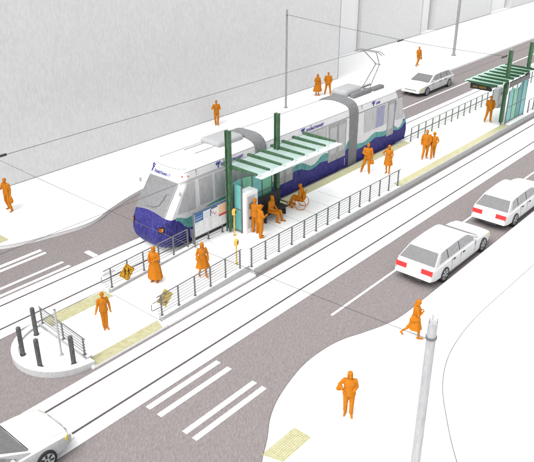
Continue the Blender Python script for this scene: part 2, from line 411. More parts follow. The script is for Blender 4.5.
# diamond signs
def diamond(label, x, y, z, m, marks, side):
    t = thing('warning_sign', label, 'sign', (x, y, z), 0)
    r = .43
    bm = B(); vprism_y(bm, [(-r, 0), (0, -r), (r, 0), (0, r)], -.012, .012); o = obj('plate', bm, m, t, bevel=.012)
    if marks:
        bm = B(); rr = r * .9
        for (a, b) in (((-rr, 0), (0, -rr)), ((0, -rr), (rr, 0)), ((rr, 0), (0, rr)), ((0, rr), (-rr, 0))):
            tube(bm, (a[0], -.016, a[1]), (b[0], -.016, b[1]), .006, n=5)
        obj('border', bm, blackm, t)
        # two walking figures' worth of dark strokes
        bm = B()
        for cx_, cz in ((-.10, .04), (.09, -.02)):
            bmesh.ops.create_uvsphere(bm, u_segments=10, v_segments=6, radius=.034, matrix=Matrix.Translation((cx_, -.018, cz + .15)) @ Matrix.Diagonal((1, .3, 1, 1)))
            for a, b, w in (((0, .11), (0, -.03), .022), ((0, .09), (-.075, .02), .011), ((0, .09), (.07, .03), .011), ((0, -.03), (-.055, -.16), .014), ((0, -.03), (.06, -.15), .014)):
                tube(bm, (cx_ + a[0], -.018, cz + a[1]), (cx_ + b[0], -.018, cz + b[1]), w, n=6)
        for a, b in (((-.2, -.1), (-.12, -.18)), ((-.03, -.24), (.07, -.22)), ((.16, .08), (.24, .02)), ((-.05, .26), (.04, .28))):
            tube(bm, (a[0], -.018, a[1]), (b[0], -.018, b[1]), .01, n=6)
        obj('symbol', bm, blackm, t)
    for zz in (.2, -.2):
        bm = bx(-.05, .05, side * .013, side * .06, zz - .015, zz + .015); obj('bracket', bm, steel, t)
diamond('orange yellow diamond warning sign with dark pictogram on the ramp railing beside the tram', 15.80, 21.585, .70, yelsign, True, 1)
diamond('pale yellow back of a diamond sign behind the rails of the near ramp railing', 15.28, 18.56, .90, yelback, False, -1)

# ------------------------------------------------------------------ shelters
def shelter(root, glass_m, mirror):
    rc = -1.80 if mirror else -1.98
    """local frame: posts on the x axis at 0 and 3.47; roof reaches to +6.1 in x and to y=-2.0"""
    for x in (0, 3.47):
        bm = B()
        # H section column
        for a in ((-.11, .11, -.115, -.075), (-.11, .11, .075, .115), (-.03, .03, -.075, .075)):
            box(bm, x + a[0], x + a[1], a[2], a[3], .22, 5.15)
        obj('column', bm, green, root)
        bm = B(); tube(bm, (x, 0, .06), (x, 0, .24), .05, .1, n=12); obj('column_foot', bm, green, root)
        bm = B()
        for dx in (-.09, 0, .09): tube(bm, (x + dx, 0, 5.15), (x + dx, 0, 5.27 + .06 * (dx == 0)), .008, n=5)
        for dx in (-.1, .1): tube(bm, (x + dx, 0, 0), (x + dx, 0, .22), .012, n=6)
        obj('anchor_rods', bm, polem, root)
    # roof beams: deep at the posts, tapering outward
    for k in range(8):
        x = .14 + .86 * k
        bm = B()
        pr = [(.50, 3.30), (.50, 3.40), (.42, 3.44), (-1.62, 3.42 + .0), (-1.66, 3.36), (-.2, 3.25)]
        a = [bm.verts.new((x - .045, yy, zz)) for yy, zz in pr]; b = [bm.verts.new((x + .045, yy, zz)) for yy, zz in pr]
        bm.faces.new(a); bm.faces.new(b)
        for i in range(6): bm.faces.new((a[i], a[(i + 1) % 6], b[(i + 1) % 6], b[i]))
        bmesh.ops.recalc_face_normals(bm, faces=bm.faces)
        obj('beam', bm, greent if mirror else green, root)
    # longitudinal purlin and glass sheet
    obj('purlin', bx(-.1, 6.2, .12, .20, 3.16, 3.24), green if not mirror else steel, root)
    bm = B()
    for k in range(7):
        x0 = .14 + .86 * k + .05; x1 = x0 + .76
        if k == 6: x1 = x0 + .72
        v = [bm.verts.new(p) for p in ((x0, .42, 3.29), (x1, .42, 3.29), (x1, rc, 3.33), (x0, rc, 3.33))]
        bm.faces.new(v)
    bmesh.ops.solidify(bm, geom=bm.faces[:], thickness=.018)
    obj('glass_roof', bm, glass_m, root)
    bm = B(); box(bm, -.02, 6.18 - (.2 if mirror else 0), rc - .08, -1.67, 3.305, 3.335); obj('edge_glass', bm, glass_m, root)
    bm = B()
    for k in range(8):
        x = .14 + .86 * k
        for dx in (-.06, .06): tube(bm, (x + dx, -1.82, 3.33), (x + dx, -1.82, 3.39), .012, n=6)
        tube(bm, (x - .06, -1.82, 3.385), (x + .06, -1.82, 3.385), .007, n=5)
    obj('glass_fixings', bm, steel, root)

def screen(root, x0, x1, z0, zt, npan, wave, mats):
    """wind screen in the x-z plane at y=0, top edge waved"""
    w = (x1 - x0) / npan
    for k in range(npan + 1):
        x = x0 + w * k
        obj('mullion', bx(x - .025, x + .025, -.03, .03, z0 - (.35 if k in (0, npan) else .0), zt + wave(min(1, k / npan)) - .02), steel, root)
    obj('mid_rail', bx(x0, x1, -.02, .02, z0 + (zt - z0) * .46, z0 + (zt - z0) * .46 + .05), steel, root)
    obj('bottom_rail', bx(x0, x1, -.035, .035, z0 - .05, z0), steel, root)
    for k in range(npan):
        bm = B(); pts = [(x0 + w * k + .03, z0)]; pts.append((x0 + w * (k + 1) - .03, z0))
        for j in range(6, -1, -1):
            u = (k + .05 + .9 * j / 6) / npan; pts.append((x0 + (x1 - x0) * u, zt + wave(u)))
        vprism_y(bm, pts, -.008, .008); obj('glass_pane', bm, mats[k % len(mats)], root)

s1 = thing('shelter', 'green steel shelter with pale mint roof, standing over the ticket machine beside the tram', 'shelter', (21.93, 21.36, PZ), 0, 'tram stop shelters')
shelter(s1, glassr, False)
s2 = thing('shelter', 'green steel shelter with hanging amber display, at the right end of the platform', 'shelter', (49.72, 18.62, PZ), PI, 'tram stop shelters')
shelter(s2, glassr2, True)
# screens hang in the shelters' frames
t = thing('wind_screen', 'teal and green glass wind screen behind the ticket machine', 'screen', (22.12, 21.46, PZ))
screen(t, .06, 3.0, .45, 2.35, 4, lambda u: .12 * math.sin(u * 5 + .5), [glasst, glassg, glasst, glassg])
t = thing('wind_screen', 'narrow teal glass side screen beside the left shelter column', 'screen', (22.22, 20.98, PZ), PI / 2)
screen(t, -.14, .34, .12, 2.45, 1, lambda u: 0, [glasst])
t = thing('wind_screen', 'teal glass wind screen with waved top under the right hand shelter', 'screen', (46.45, 18.44, PZ))
screen(t, .12, 3.15, .15, 2.38, 4, lambda u: (.22 if u > .5 else 0.0) * min(1, max(0, (u - .5) * 7)) + .05 * math.sin(u * 9), [glasst, glassg, glassd, glasst])
# bench with dark back
t = thing('bench', 'dark slatted bench with tall black back panel behind the seated person', 'bench', (23.65, 20.9, PZ))
obj('back_panel', bx(.0, 1.75, .22, .28, .35, 1.25), black, t)
obj('seat', bx(.0, 1.75, -.32, .18, .42, .47), black, t)
for x in (.12, 1.6):
    obj('leg', bx(x, x + .06, -.25, .14, 0, .42), dark, t)
obj('armrest', bx(1.69, 1.75, -.30, .18, .62, .66), dark, t)
# ticket machine
def cabinet(t, w, d, h):
    bm = bx(0, w, 0, d, 0, h); obj('cabinet', bm, whitem, t, bevel=.015)
    obj('front_panel', bx(w * .12, w * .70, -.02, .006, .25, h - .18), greyp, t)
    obj('side_panel', bx(w * .74, w * .97, -.015, .006, .25, h - .18), pap, t)
    obj('screen', bx(w * .25, w * .55, -.035, -.012, h * .60, h * .74), steel, t)
    obj('coin_slot', bx(w * .62, w * .66, -.035, -.012, h * .5, h * .56), dark, t)
    obj('ticket_tray', bx(w * .25, w * .55, -.05, -.012, h * .34, h * .40), dark, t)
    obj('plinth', bx(.03, w - .03, .02, d - .02, -.001, .06), steel, t)
t = thing('ticket_machine', 'tall white ticket machine with grey front under the left shelter', 'ticket machine', (22.26, 20.62, PZ))
cabinet(t, .86, .55, 2.1)
t = thing('ticket_machine', 'grey cabinet half hidden behind the column of the right hand shelter', 'ticket machine', (49.9, 20.5, PZ))
bm = bx(0, .75, 0, .5, .0, 1.5); obj('cabinet', bm, roofg, t, bevel=.12)
obj('front_panel', bx(.1, .65, -.015, .004, .3, 1.3), greyp, t)
obj('screen', bx(.2, .55, -.03, -.012, .95, 1.2), steel, t)
# hanging display
t = thing('hanging_display', 'black hanging display with amber lettering under the left end of the right hand roof', 'display', (43.95, 18.62, PZ + 2.85))
obj('housing', bx(-.06, .06, 0, 1.5, 0, .36), black, t, bevel=.01)
bm = B(); random.seed(5)
yy = 1.30
for k in range(11):
    if k != 4:
        for q in range(2): box(bm, -.075, -.061, yy - .022 - q * .034, yy - q * .034, .11 + .03 * random.randint(0, 1), .25 - .03 * random.randint(0, 1))
        box(bm, -.0755, -.062, yy - .05, yy, .16, .185)
    yy -= .088
obj('amber_text', bm, amber, t)
for yy in (.2, 1.3): obj('hanger', bx(-.02, .02, yy - .02, yy + .02, .36, .47), steel, t)
t = thing('line_sign', 'long dark grey sign box hung along the front edge of the right hand shelter', 'sign', (46.3, 18.36, PZ + 2.72))
obj('housing', bx(0, 3.2, -.05, .05, 0, .32), roofd, t)
for x in (.3, 1.5, 2.9): obj('hanger', bx(x - .02, x + .02, -.02, .02, .32, .50), steel, t)
obj('gutter', bx(-2.7, 3.9, -.02, .10, .44, .54), steel, s2).location = (0, 0, 0)
g = [o for o in bpy.data.objects if o.name.startswith('gutter')][0]
g.matrix_parent_inverse = Matrix.Identity(4); g.location = (3.42, -.0 + .16, 2.72); g.rotation_euler = (0, 0, PI)

# yellow ticket readers
def reader(label, x, y, z, h, rz):
    t = thing('ticket_reader', label, 'ticket reader', (x, y, z), rz, 'yellow ticket readers')
    bm = B(); tube(bm, (0, 0, 0), (0, 0, h - .2), .035, n=12); obj('pole', bm, yel, t, smooth=True)
    bm = bx(-.12, .12, -.08, .08, h - .24, h + .02); obj('head', bm, yel, t, bevel=.02)
    obj('reader_face', bx(-.08, .08, -.095, -.078, h - .18, h - .04), dark, t, bevel=.005)
    bm = B(); tube(bm, (0, 0, 0), (0, 0, .02), .08, n=12); obj('base_plate', bm, yel, t)
reader('yellow ticket reader on a pole against the left green shelter column', 21.8, 20.95, PZ, 1.36, .5)
reader('yellow ticket reader rising behind the front platform railing', 19.84, 18.98, PZ, 1.18, .5)

# map board
t = thing('map_board', 'grey framed board of maps and timetables on two legs beside the tram', 'notice board', (19.78, 21.56, PZ))
obj('panel', bx(0, 2.12, -.02, .02, .48, 1.68), pap, t)
for z in (.45, 1.68): obj('frame', bx(-.03, 2.15, -.035, .035, z, z + .035), steel, t)
for x in (-.05, 2.12):
    obj('leg', bx(x, x + .05, -.03, .03, 0, 1.74), steel, t)
obj('blue_header', bx(.02, 2.10, -.028, -.021, 1.60, 1.675), posb, t)
obj('blue_square', bx(.04, .56, -.032, -.022, 1.20, 1.59), posb, t)
obj('orange_notice', bx(1.62, 2.08, -.032, -.022, 1.10, 1.58), poso, t)
obj('red_band', bx(1.60, 2.10, -.036, -.023, .99, 1.10), posr, t)
bm = B()
for x0, x1, z0, z1 in ((.08, .5, 1.34, 1.36), (.08, .5, 1.45, 1.46), (.08, .4, 1.28, 1.29)): box(bm, x0, x1, -.035, -.033, z0, z1)
obj('blue_square_lines', bm, pap, t)
bm = B(); random.seed(3)
for c in range(5):
    xa = .06 + c * .42
    for r_ in range(9):
        z = 1.14 - r_ * .068
        if random.random() < .8: box(bm, xa, xa + random.uniform(.1, .34), -.026, -.021, z, z + .014)
for r_ in range(5): box(bm, .64, .64 + random.uniform(.2, .4), -.026, -.021, 1.52 - r_ * .07, 1.535 - r_ * .07)
tag(obj('printed_lines', bm, post_, t), kind='stuff')
bm = B(); path(bm, [(1.08, -.03, 1.5), (1.14, -.03, 1.3), (1.22, -.03, 1.38), (1.3, -.03, 1.2), (1.42, -.03, 1.3)], .01, 5); obj('red_route', bm, posr, t)
obj('dark_heading', bx(1.1, 1.5, -.03, -.022, 1.535, 1.585), dark, t); bm = bx(1.02, 1.07, -.03, -.022, 1.2, 1.56); obj('blue_bar', bm, posb, t)
for x in (.55, 1.06, 1.58): obj('divider', bx(x, x + .008, -.026, -.021, .5, 1.6), greyp, t)

# ------------------------------------------------------------------ tram
def text_mesh(s, size, name, m, parent, M, shear=0, extr=.004):
    c = bpy.data.curves.new('t', 'FONT'); c.body = s; c.size = size; c.extrude = extr; c.shear = shear; c.offset = size * .02
    o = bpy.data.objects.new('tmp', c); COL.objects.link(o)
    dg = bpy.context.evaluated_depsgraph_get(); dg.update()
    me = bpy.data.meshes.new_from_object(o.evaluated_get(dg)); bpy.data.objects.remove(o)
    me.transform(M); me.materials.clear(); me.materials.append(m)
    r = bpy.data.objects.new(name, me); COL.objects.link(r); r.parent = parent; return r
YC = 23.54; HW = 1.24; ZB = .28
def xfront(z):
    """front face x of the nose, raked"""
    P = [(.28, 18.72), (.5, 18.52), (.9, 18.42), (1.3, 18.48), (1.75, 18.68), (2.2, 18.98), (3.2, 19.72), (3.55, 19.88), (3.8, 20.02), (3.95, 20.6), (4.02, 21.5)]
    for (a, x), (b, y) in zip(P, P[1:]):
        if z <= b: return x + (y - x) * (z - a) / (b - a)
    return P[-1][1]
def hwz(z):
    P = [(.28, 1.15), (.4, 1.24), (2.0, 1.24), (3.3, 1.20), (3.68, 1.14), (3.80, 1.04), (3.90, .86), (3.98, .5), (4.02, .12)]
    for (a, x), (b, y) in zip(P, P[1:]):
        if z <= b: return x + (y - x) * (z - a) / (b - a)
    return P[-1][1]
def fx(y, z):
    """x of the nose surface at lateral y"""
    h = hwz(z); u = min(1, abs(y) / h)
    return xfront(z) + .30 * u ** 3.0 + .14 * u ** 12
ZL = [.28, .4, .55, .75, .9, 1.1, 1.3, 1.5, 1.70, 1.78, 2.0, 2.3, 2.6, 2.9, 3.2, 3.3, 3.42, 3.55, 3.68, 3.74, 3.80, 3.85, 3.90, 3.94, 3.98, 4.0, 4.02]
YU = [-1 + 2 * k / 24 for k in range(25)]
def cab(bm, xr, flip):
    """closed nose plus body to xr; flip mirrors about the tram's middle for the rear cab"""
    rings = []
    def X(x): return x if not flip else 58.6 - x
    for z in ZL:
        h = hwz(z); ring = []
        for u in YU:
            yy = u * h; zz = z
            if .6 < z < 2.4 and z != 2.3:
                w = 1 - abs(z - 1.78) / 1.1
                zz = z + max(0, w) * .30 * (1 - u * u)
            x = fx(yy, zz)
            ring.append(bm.verts.new((X(x), YC + yy, zz)))
        for s, xx in ((1, 19.38), (1, xr), (-1, xr), (-1, 19.38)):
            ring.append(bm.verts.new((X(max(xx, fx(h, z) + .02)), YC + s * h, z)))
        rings.append(ring)
    n = len(rings[0])
    for i, (a, b) in enumerate(zip(rings, rings[1:])):
        for k in range(n):
            f = bm.faces.new((a[k], a[(k + 1) % n], b[(k + 1) % n], b[k]))
            side = len(YU) - 1 < k < len(YU) + 3
            z = ZL[i]
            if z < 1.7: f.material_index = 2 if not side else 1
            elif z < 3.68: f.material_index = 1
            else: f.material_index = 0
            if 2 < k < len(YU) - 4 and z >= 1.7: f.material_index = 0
    bm.faces.new(rings[0]); bm.faces.new(rings[-1])
    bmesh.ops.recalc_face_normals(bm, faces=bm.faces)
def section(bm, x0, x1):
    rings = []; xs = [x0 + (x1 - x0) * i / 12 for i in range(13)]
    for z in ZL:
        h = hwz(z)
        rings.append([bm.verts.new((x, YC - h, z)) for x in xs] + [bm.verts.new((x, YC + h, z)) for x in xs[::-1]])
    n = len(rings[0])
    for i, (a, b) in enumerate(zip(rings, rings[1:])):
        for k in range(n):
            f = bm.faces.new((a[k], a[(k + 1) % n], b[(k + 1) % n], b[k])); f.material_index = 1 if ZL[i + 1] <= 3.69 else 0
    bm.faces.new(rings[0]); bm.faces.new(rings[-1])
    bmesh.ops.recalc_face_normals(bm, faces=bm.faces)
tr = thing('tram', 'long white three section tram with blue and teal wave stripe, at the platform', 'tram', (29.3, YC, 0))
def tp(o): return under(o, tr)
bm = B(); cab(bm, 24.9, False); tp(obj('front_body', bm, [tramw, tramside, trambl], smooth=35))
bm = B(); section(bm, 25.72, 33.12); tp(obj('middle_body', bm, [tramw, tramside], smooth=35))
bm = B(); cab(bm, 58.6 - 33.98, True); tp(obj('rear_body', bm, [tramw, tramside, trambl], smooth=35))
# bellows: arches that rise above the roof, ribbed
for x0, x1 in ((24.9, 25.72), (33.12, 33.98)):
    bm = B(); rings = []
    npl = 13
    for i in range(npl):
        x = x0 + (x1 - x0) * i / (npl - 1); e = .012 if i % 2 else 0
        loop = []
        for k in range(29):
            a = PI * k / 28; c, s_ = math.cos(a), math.sin(a)
            hh = 1.262 - e; zt = 4.12 - e
            yy = hh * (abs(c) ** .55) * (1 if c >= 0 else -1); zz = 3.1 + (zt - 3.1) * (abs(s_) ** .8)
            loop.append((yy, zz))
        loop = [(1.25 - e, .22)] + loop + [(-1.25 + e, .22)]
        rings.append([bm.verts.new((x, YC + y, z)) for y, z in loop])
    n = len(rings[0])
    for a, b in zip(rings, rings[1:]):
        for k in range(n): bm.faces.new((a[k], a[(k + 1) % n], b[(k + 1) % n], b[k]))
    bm.faces.new(rings[0]); bm.faces.new(rings[-1]); bmesh.ops.recalc_face_normals(bm, faces=bm.faces)
    tp(obj('bellows', bm, bellm))
# windshields and header, sampled on the nose surface
def nose_patch(z0, z1, u0, u1, out, flip=False, nz=10, ny=16, zt=None, zb=None):
    bm = B(); g = []
    for i in range(nz + 1):
        row = []
        for j in range(ny + 1):
            u = u0 + (u1 - u0) * j / ny
            za = z0 + (zb(u) if zb else 0); zc = z1 + (zt(u) if zt else 0)
            z = za + (zc - za) * i / nz
            y = u * hwz(z); x = fx(y, z) - out
            row.append(bm.verts.new(((x if not flip else 58.6 - x), YC + y, z + out * .5)))
        g.append(row)
    for i in range(nz):
        for j in range(ny): bm.faces.new((g[i][j], g[i][j + 1], g[i + 1][j + 1], g[i + 1][j]))
    bmesh.ops.solidify(bm, geom=bm.faces[:], thickness=-.02 if not flip else .02)
    bmesh.ops.recalc_face_normals(bm, faces=bm.faces)
    return bm
for fl in (False, True):
    tp(obj('windscreen', nose_patch(1.69, 3.17, -.77, .77, .016, fl, zb=lambda u: .30 * (1 - u * u), zt=lambda u: .12 * (1 - u * u)), winm, smooth=35))
    # corner pillar frames drawn as thin dark seams
    for s in (-1, 1):
        pts = []
        for k in range(9):
            z = 1.8 + k * .17; y = s * hwz(z) * .80; x = fx(y, z) - .015
            pts.append(((x if not fl else 58.6 - x), YC + y, z))
        tp(obj('screen_seal', path(B(), pts, .012, 5), steel, smooth=True))
for fl in (False, True):
    pts = []
    for k in range(25):
        u = -.96 + 1.92 * k / 24; y = u * hwz(3.79); x = fx(y, 3.79) - .004; pts.append(((x if not fl else 58.6 - x), YC + y, 3.79))
    tp(obj('header_seam', path(B(), pts, .010, 5), jointd, smooth=True))
    pts = []
    for k in range(13):
        z = 1.8 + k * .155; y = .97 * hwz(z); x = fx(y, z) - .006; pts.append(((x if not fl else 58.6 - x), YC + y, z))
    tp(obj('corner_seam', path(B(), pts, .016, 5), roofd, smooth=True))
# wiper
pts = [(fx(y, z) - .05, YC + y, z) for y, z in ((.25, 2.12), (-.15, 2.14), (-.50, 2.25), (-.62, 2.55), (-.66, 2.75))]
tp(obj('wiper', path(B(), pts, .013, 6), steel))
# headlights and front marks
for fl in (False, True):
    for s in (-1, 1):
        ua, ub = (.66, .86) if s > 0 else (-.90, -.70)
        tp(obj('headlight_bezel', nose_patch(1.13, 1.42, ua, ub, .014, fl, 4, 4), black, smooth=35))
        tp(obj('headlight', nose_patch(1.19, 1.36, ua + .05, ub - .03, .028, fl, 4, 4), (orl if not fl else redl), smooth=35))
        tp(obj('headlight', nose_patch(1.22, 1.36, ua + .02, ua + .08, .036, fl, 4, 4), (yel if not fl else redl), smooth=35))
for dy, m_ in ((-.86, orl), (-1.0, orl)):
    z = 3.50; y = dy * hwz(z); bm = B()
    bmesh.ops.create_uvsphere(bm, u_segments=12, v_segments=8, radius=.052, matrix=Matrix.Translation((fx(y, z) - .005, YC + y, z)) @ Matrix.Diagonal((.6, 1, .8, 1)))
    tp(obj('marker_lamp', bm, m_, smooth=True))
tp(obj('coupler_recess', bx(18.50, 18.62, YC + .35, YC + .95, 1.28, 1.40), black)) if False else None
# mirrors
for s in (-1, 1):
    bm = B(); path(bm, [(19.75, YC + s * 1.14, 3.0), (19.55, YC + s * 1.38, 2.98)], .02, 6); box(bm, 19.5, 19.6, YC + s * 1.38 - .04, YC + s * 1.38 + .04, 2.80, 3.0)
    tp(obj('mirror', bm, greyp))
# lettering on the header
def on_nose(y, z, out=.02): return Vector((fx(y, z) - out, YC + y, z))
def emblem(bm, put, sc):
    """T shaped emblem with a swept bar: put(u,v) maps to the surface"""
    def stroke(p, r):
        path(bm, [put(a * sc, b * sc) for a, b in p], r * sc, 6)
    stroke([(-.48, .16), (-.42, .36), (-.2, .44), (.1, .38), (.5, .46)], .085)
    stroke([(-.46, .08), (-.25, .12), (.0, .12)], .075)
    stroke([(.1, .26), (.12, .05), (.02, -.2), (-.12, -.5)], .10)
    stroke([(.28, .2), (.42, .14)], .07)
bm = B(); emblem(bm, lambda u, v: on_nose(.86 - u * .9, 3.54 + v), .33); tp(obj('emblem', bm, blue))
def letters_on(s, y0, y1, z, size):
    """each letter follows the curve of the header"""
    mw = (y0 - y1) / len(s)
    first = None
    bmt = B()
    for i, ch in enumerate(s):
        c = bpy.data.curves.new('t', 'FONT'); c.body = ch; c.size = size * (1.25 if ch in 'ST' and (i == 0 or s[i - 1] == 'D') else 1.0); c.extrude = .004; c.offset = .004; c.align_x = 'CENTER'
        o = bpy.data.objects.new('tmp', c); COL.objects.link(o); dg = bpy.context.evaluated_depsgraph_get(); dg.update()
        me = bpy.data.meshes.new_from_object(o.evaluated_get(dg)); bpy.data.objects.remove(o)
        y = y0 - mw * (i + .5)
        p = on_nose(y, z, .03); q = on_nose(y - .01, z, .03); up = (on_nose(y, z + .1, .03) - p).normalized()
        u = (q - p).normalized(); nn = u.cross(up).normalized(); up = nn.cross(u)
        M = Matrix((( u.x, up.x, nn.x, p.x), (u.y, up.y, nn.y, p.y), (u.z, up.z, nn.z, p.z), (0, 0, 0, 1)))
        me.transform(M @ Matrix.Diagonal((.78, 1, 1, 1))); bmt.from_mesh(me); bpy.data.meshes.remove(me)
    return bmt
tp(obj('lettering', letters_on('SOUNDTRANSIT', .66, -.46, 3.42, .175), blue))
YS = YC - HW        # 22.30 south face
def srect(name, x0, x1, z0, z1, m, t=.012, parent=None, skew=0):
    bm = B(); vprism_y(bm, [(x0, z0), (x1, z0), (x1, z1), (x0 + skew, z1)], YS - t, YS + .06); o = tp(obj(name, bm, m)); return o
def wavep(name, top, bot, m, t):
    up = [(p.x, p.y) for p in spline([(x, z, 0) for x, z in top], 8)]
    lo = [(p.x, p.y) for p in spline([(x, z, 0) for x, z in bot], 8)]
    # strip of quads so that the outline stays clean
    def at(L, x):
        for (a, b), (c, d) in zip(L, L[1:]):
            if a <= x <= c: return b + (d - b) * (x - a) / max(1e-6, c - a)
        return L[0][1] if x < L[0][0] else L[-1][1]
    x0 = top[0][0]; x1 = top[-1][0]; n = int((x1 - x0) * 12); bm = B()
    va, vb = [], []
    for i in range(n + 1):
        x = x0 + (x1 - x0) * i / n; za, zb = at(lo, x), at(up, x)
        va.append((bm.verts.new((x, YS - t, za)), bm.verts.new((x, YS + .02, za)))); vb.append((bm.verts.new((x, YS - t, zb)), bm.verts.new((x, YS + .02, zb))))
    for i in range(n):
        bm.faces.new((va[i][0], va[i + 1][0], vb[i + 1][0], vb[i][0])); bm.faces.new((vb[i][0], vb[i + 1][0], vb[i + 1][1], vb[i][1]))
        bm.faces.new((va[i][1], va[i + 1][1], va[i + 1][0], va[i][0])); bm.faces.new((va[i][1], vb[i][1], vb[i + 1][1], va[i + 1][1]))
    for e in (0, n): bm.faces.new((va[e][0], vb[e][0], vb[e][1], va[e][1]))
    bmesh.ops.recalc_face_normals(bm, faces=bm.faces)
    tp(obj(name, bm, m))
bt = lambda xs: [(x, .285) for x in xs]
# front section
fb = [(19.34, 1.58), (19.6, 1.46), (19.9, 1.10), (20.26, .95), (21.0, 1.0), (22.0, 1.25), (23.0, 1.3), (24.0, 1.1), (24.9, 1.25)]
ft = [(19.34, 1.74), (19.62, 1.66), (20.0, 1.50), (20.35, 1.52), (21.0, 1.58), (21.6, 1.72), (22.6, 1.78), (23.4, 1.62), (24.2, 1.5), (24.9, 1.6)]
wavep('teal_wave', ft, fb, tramtl, .006); wavep('blue_wave', fb, bt([19.34, 24.9]), trambl, .007)
mb = [(25.72, 1.25), (26.6, 1.05), (27.3, 1.2), (27.65, 1.32), (28.1, 1.42), (28.67, 1.36), (29.1, 1.18), (29.54, 1.10), (30.0, 1.17), (30.42, 1.27), (31.22, 1.16), (31.92, 1.13), (32.4, 1.18), (32.65, 1.30), (33.12, 1.40)]
mt = [(25.72, 1.55), (26.6, 1.3), (27.3, 1.48), (27.65, 1.60), (28.1, 1.74), (28.5, 1.74), (28.87, 1.65), (29.42, 1.35), (29.7, 1.33), (29.97, 1.40), (30.4, 1.64), (30.8, 1.70), (31.08, 1.62), (31.9, 1.2), (32.5, 1.22), (32.74, 1.40), (32.95, 1.75), (33.12, 1.88)]
mt = [(x, max(z, z)) for x, z in mt]
wavep('teal_wave', mt, mb, tramtl, .006); wavep('blue_wave', mb, bt([25.72, 33.12]), trambl, .007)
rb = [(33.98, 1.04), (34.6, 1.05), (35.29, 1.11), (35.7, 1.22), (36.07, 1.29), (36.6, 1.18), (37.19, 1.13), (37.6, 1.15), (38.01, 1.27), (38.4, 1.16), (38.9, 1.12), (39.3, 1.3), (39.6, 1.5)]
rt = [(33.98, 1.42), (34.4, 1.35), (34.75, 1.33), (35.2, 1.42), (35.51, 1.55), (36.02, 1.64), (36.4, 1.55), (36.9, 1.47), (37.3, 1.48), (37.7, 1.60), (38.0, 1.66), (38.2, 1.52), (38.74, 1.25), (39.2, 1.5), (39.6, 1.78)]
wavep('teal_wave', rt, rb, tramtl, .006); wavep('blue_wave', rb, bt([33.98, 39.6]), trambl, .007)
# windows and doors on the side that shows
bm = B(); vprism_y(bm, [(19.42, 1.86), (20.62, 1.80), (20.62, 3.20), (20.14, 3.20)], YS - .012, YS + .07); tp(obj('cab_window', bm, winm))
for x0, x1 in ((20.90, 21.76), (21.92, 22.6), (22.72, 23.5), (23.62, 24.75)): srect('window', x0, x1, 1.86, 3.18, winm)
def door(x0, x1):
    o = srect('door', x0, x1, 1.02, 3.22, doorm, .016)
    q = tp(obj('door_window', bx(x0 + .12, x1 - .12, YS - .022, YS - .012, 1.45, 3.05), winm))
    q.parent = o; q.matrix_parent_inverse = o.matrix_parent_inverse; o2 = q
    q.matrix_parent_inverse = Matrix.Identity(4)
door(26.45, 27.15); door(27.20, 27.85)
for x0, x1 in ((25.86, 26.35), (28.05, 29.42), (29.52, 30.92)): srect('window', x0, x1, 1.95, 3.22, winm)
door(31.08, 31.92); door(31.97, 32.78)
srect('window', 34.66, 35.95, 1.9, 3.18, winm); srect('window', 35.95, 36.85, 1.9, 3.18, winb, .014); srect('window', 36.85, 37.22, 1.9, 3.18, winm)
door(37.28, 38.08)
srect('blue_edge', 38.09, 38.14, 1.3, 3.2, blue, .016)
bm = B(); vprism_y(bm, [(38.24, 1.86), (39.30, 1.80), (38.90, 3.18), (38.24, 3.18)], YS - .012, YS + .07); tp(obj('cab_window', bm, winm))
# north side windows
for x0, x1 in ((20.9, 24.7), (25.9, 30.9), (34.6, 38.0)): tp(obj('window', bx(x0, x1, YC + HW - .06, YC + HW + .012, 1.9, 3.2), winm))
# seams
for x0, x1 in ((20.1, 24.9), (25.72, 33.12), (33.98, 38.6)):
    tp(obj('roof_seam', path(B(), [(x0, YC - hwz(3.69) - .004, 3.69), (x1, YC - hwz(3.69) - .004, 3.69)], .013, 4), steel))
    tp(obj('gutter_line', path(B(), [(x0 - (.35 if x0 < 21 else 0), YC - hwz(3.27) - .006, 3.27), (x1, YC - hwz(3.27) - .006, 3.27)], .013, 4), steel))
    tp(obj('roof_seam', path(B(), [(x0 + .4, YC + .97, 3.865), (x1 - .1, YC + .97, 3.865)], .014, 4), steel))
for x in (20.80, 22.65, 29.47, 34.4): tp(obj('panel_seam', bx(x, x + .012, YC - hwz(3.5) - .02, YC - hwz(3.5) + .02, 3.3, 3.68), steel))
for x in (32.74, 20.2): tp(obj('door_mark', bx(x, x + .035, YS - .014, YS, .40, .88), greyp))
# side lettering
def side_M(x, z, y=None): return Matrix(((1, 0, 0, x), (0, 0, -1, (y if y else YC - hwz(3.45) - .012)), (0, 1, 0, z), (0, 0, 0, 1)))
for X0, s in ((28.62, 'SOUNDTRANSIT'), (35.5, 'LINK'), (22.1, None)):
    bm = B(); emblem(bm, lambda u, v: Vector((X0 + .15 + u, YC - 1.19, 3.50 + v)), .30)
    tp(obj('emblem', bm, blue))
    if s: tp(text_mesh(s, .21, 'lettering', blue, None, side_M(X0 + .42, 3.40, YC - 1.196), .15))
tp(text_mesh('SOUNDTRANSIT', .21, 'lettering', blue, None, side_M(22.42, 3.40, YC - 1.196), .15))
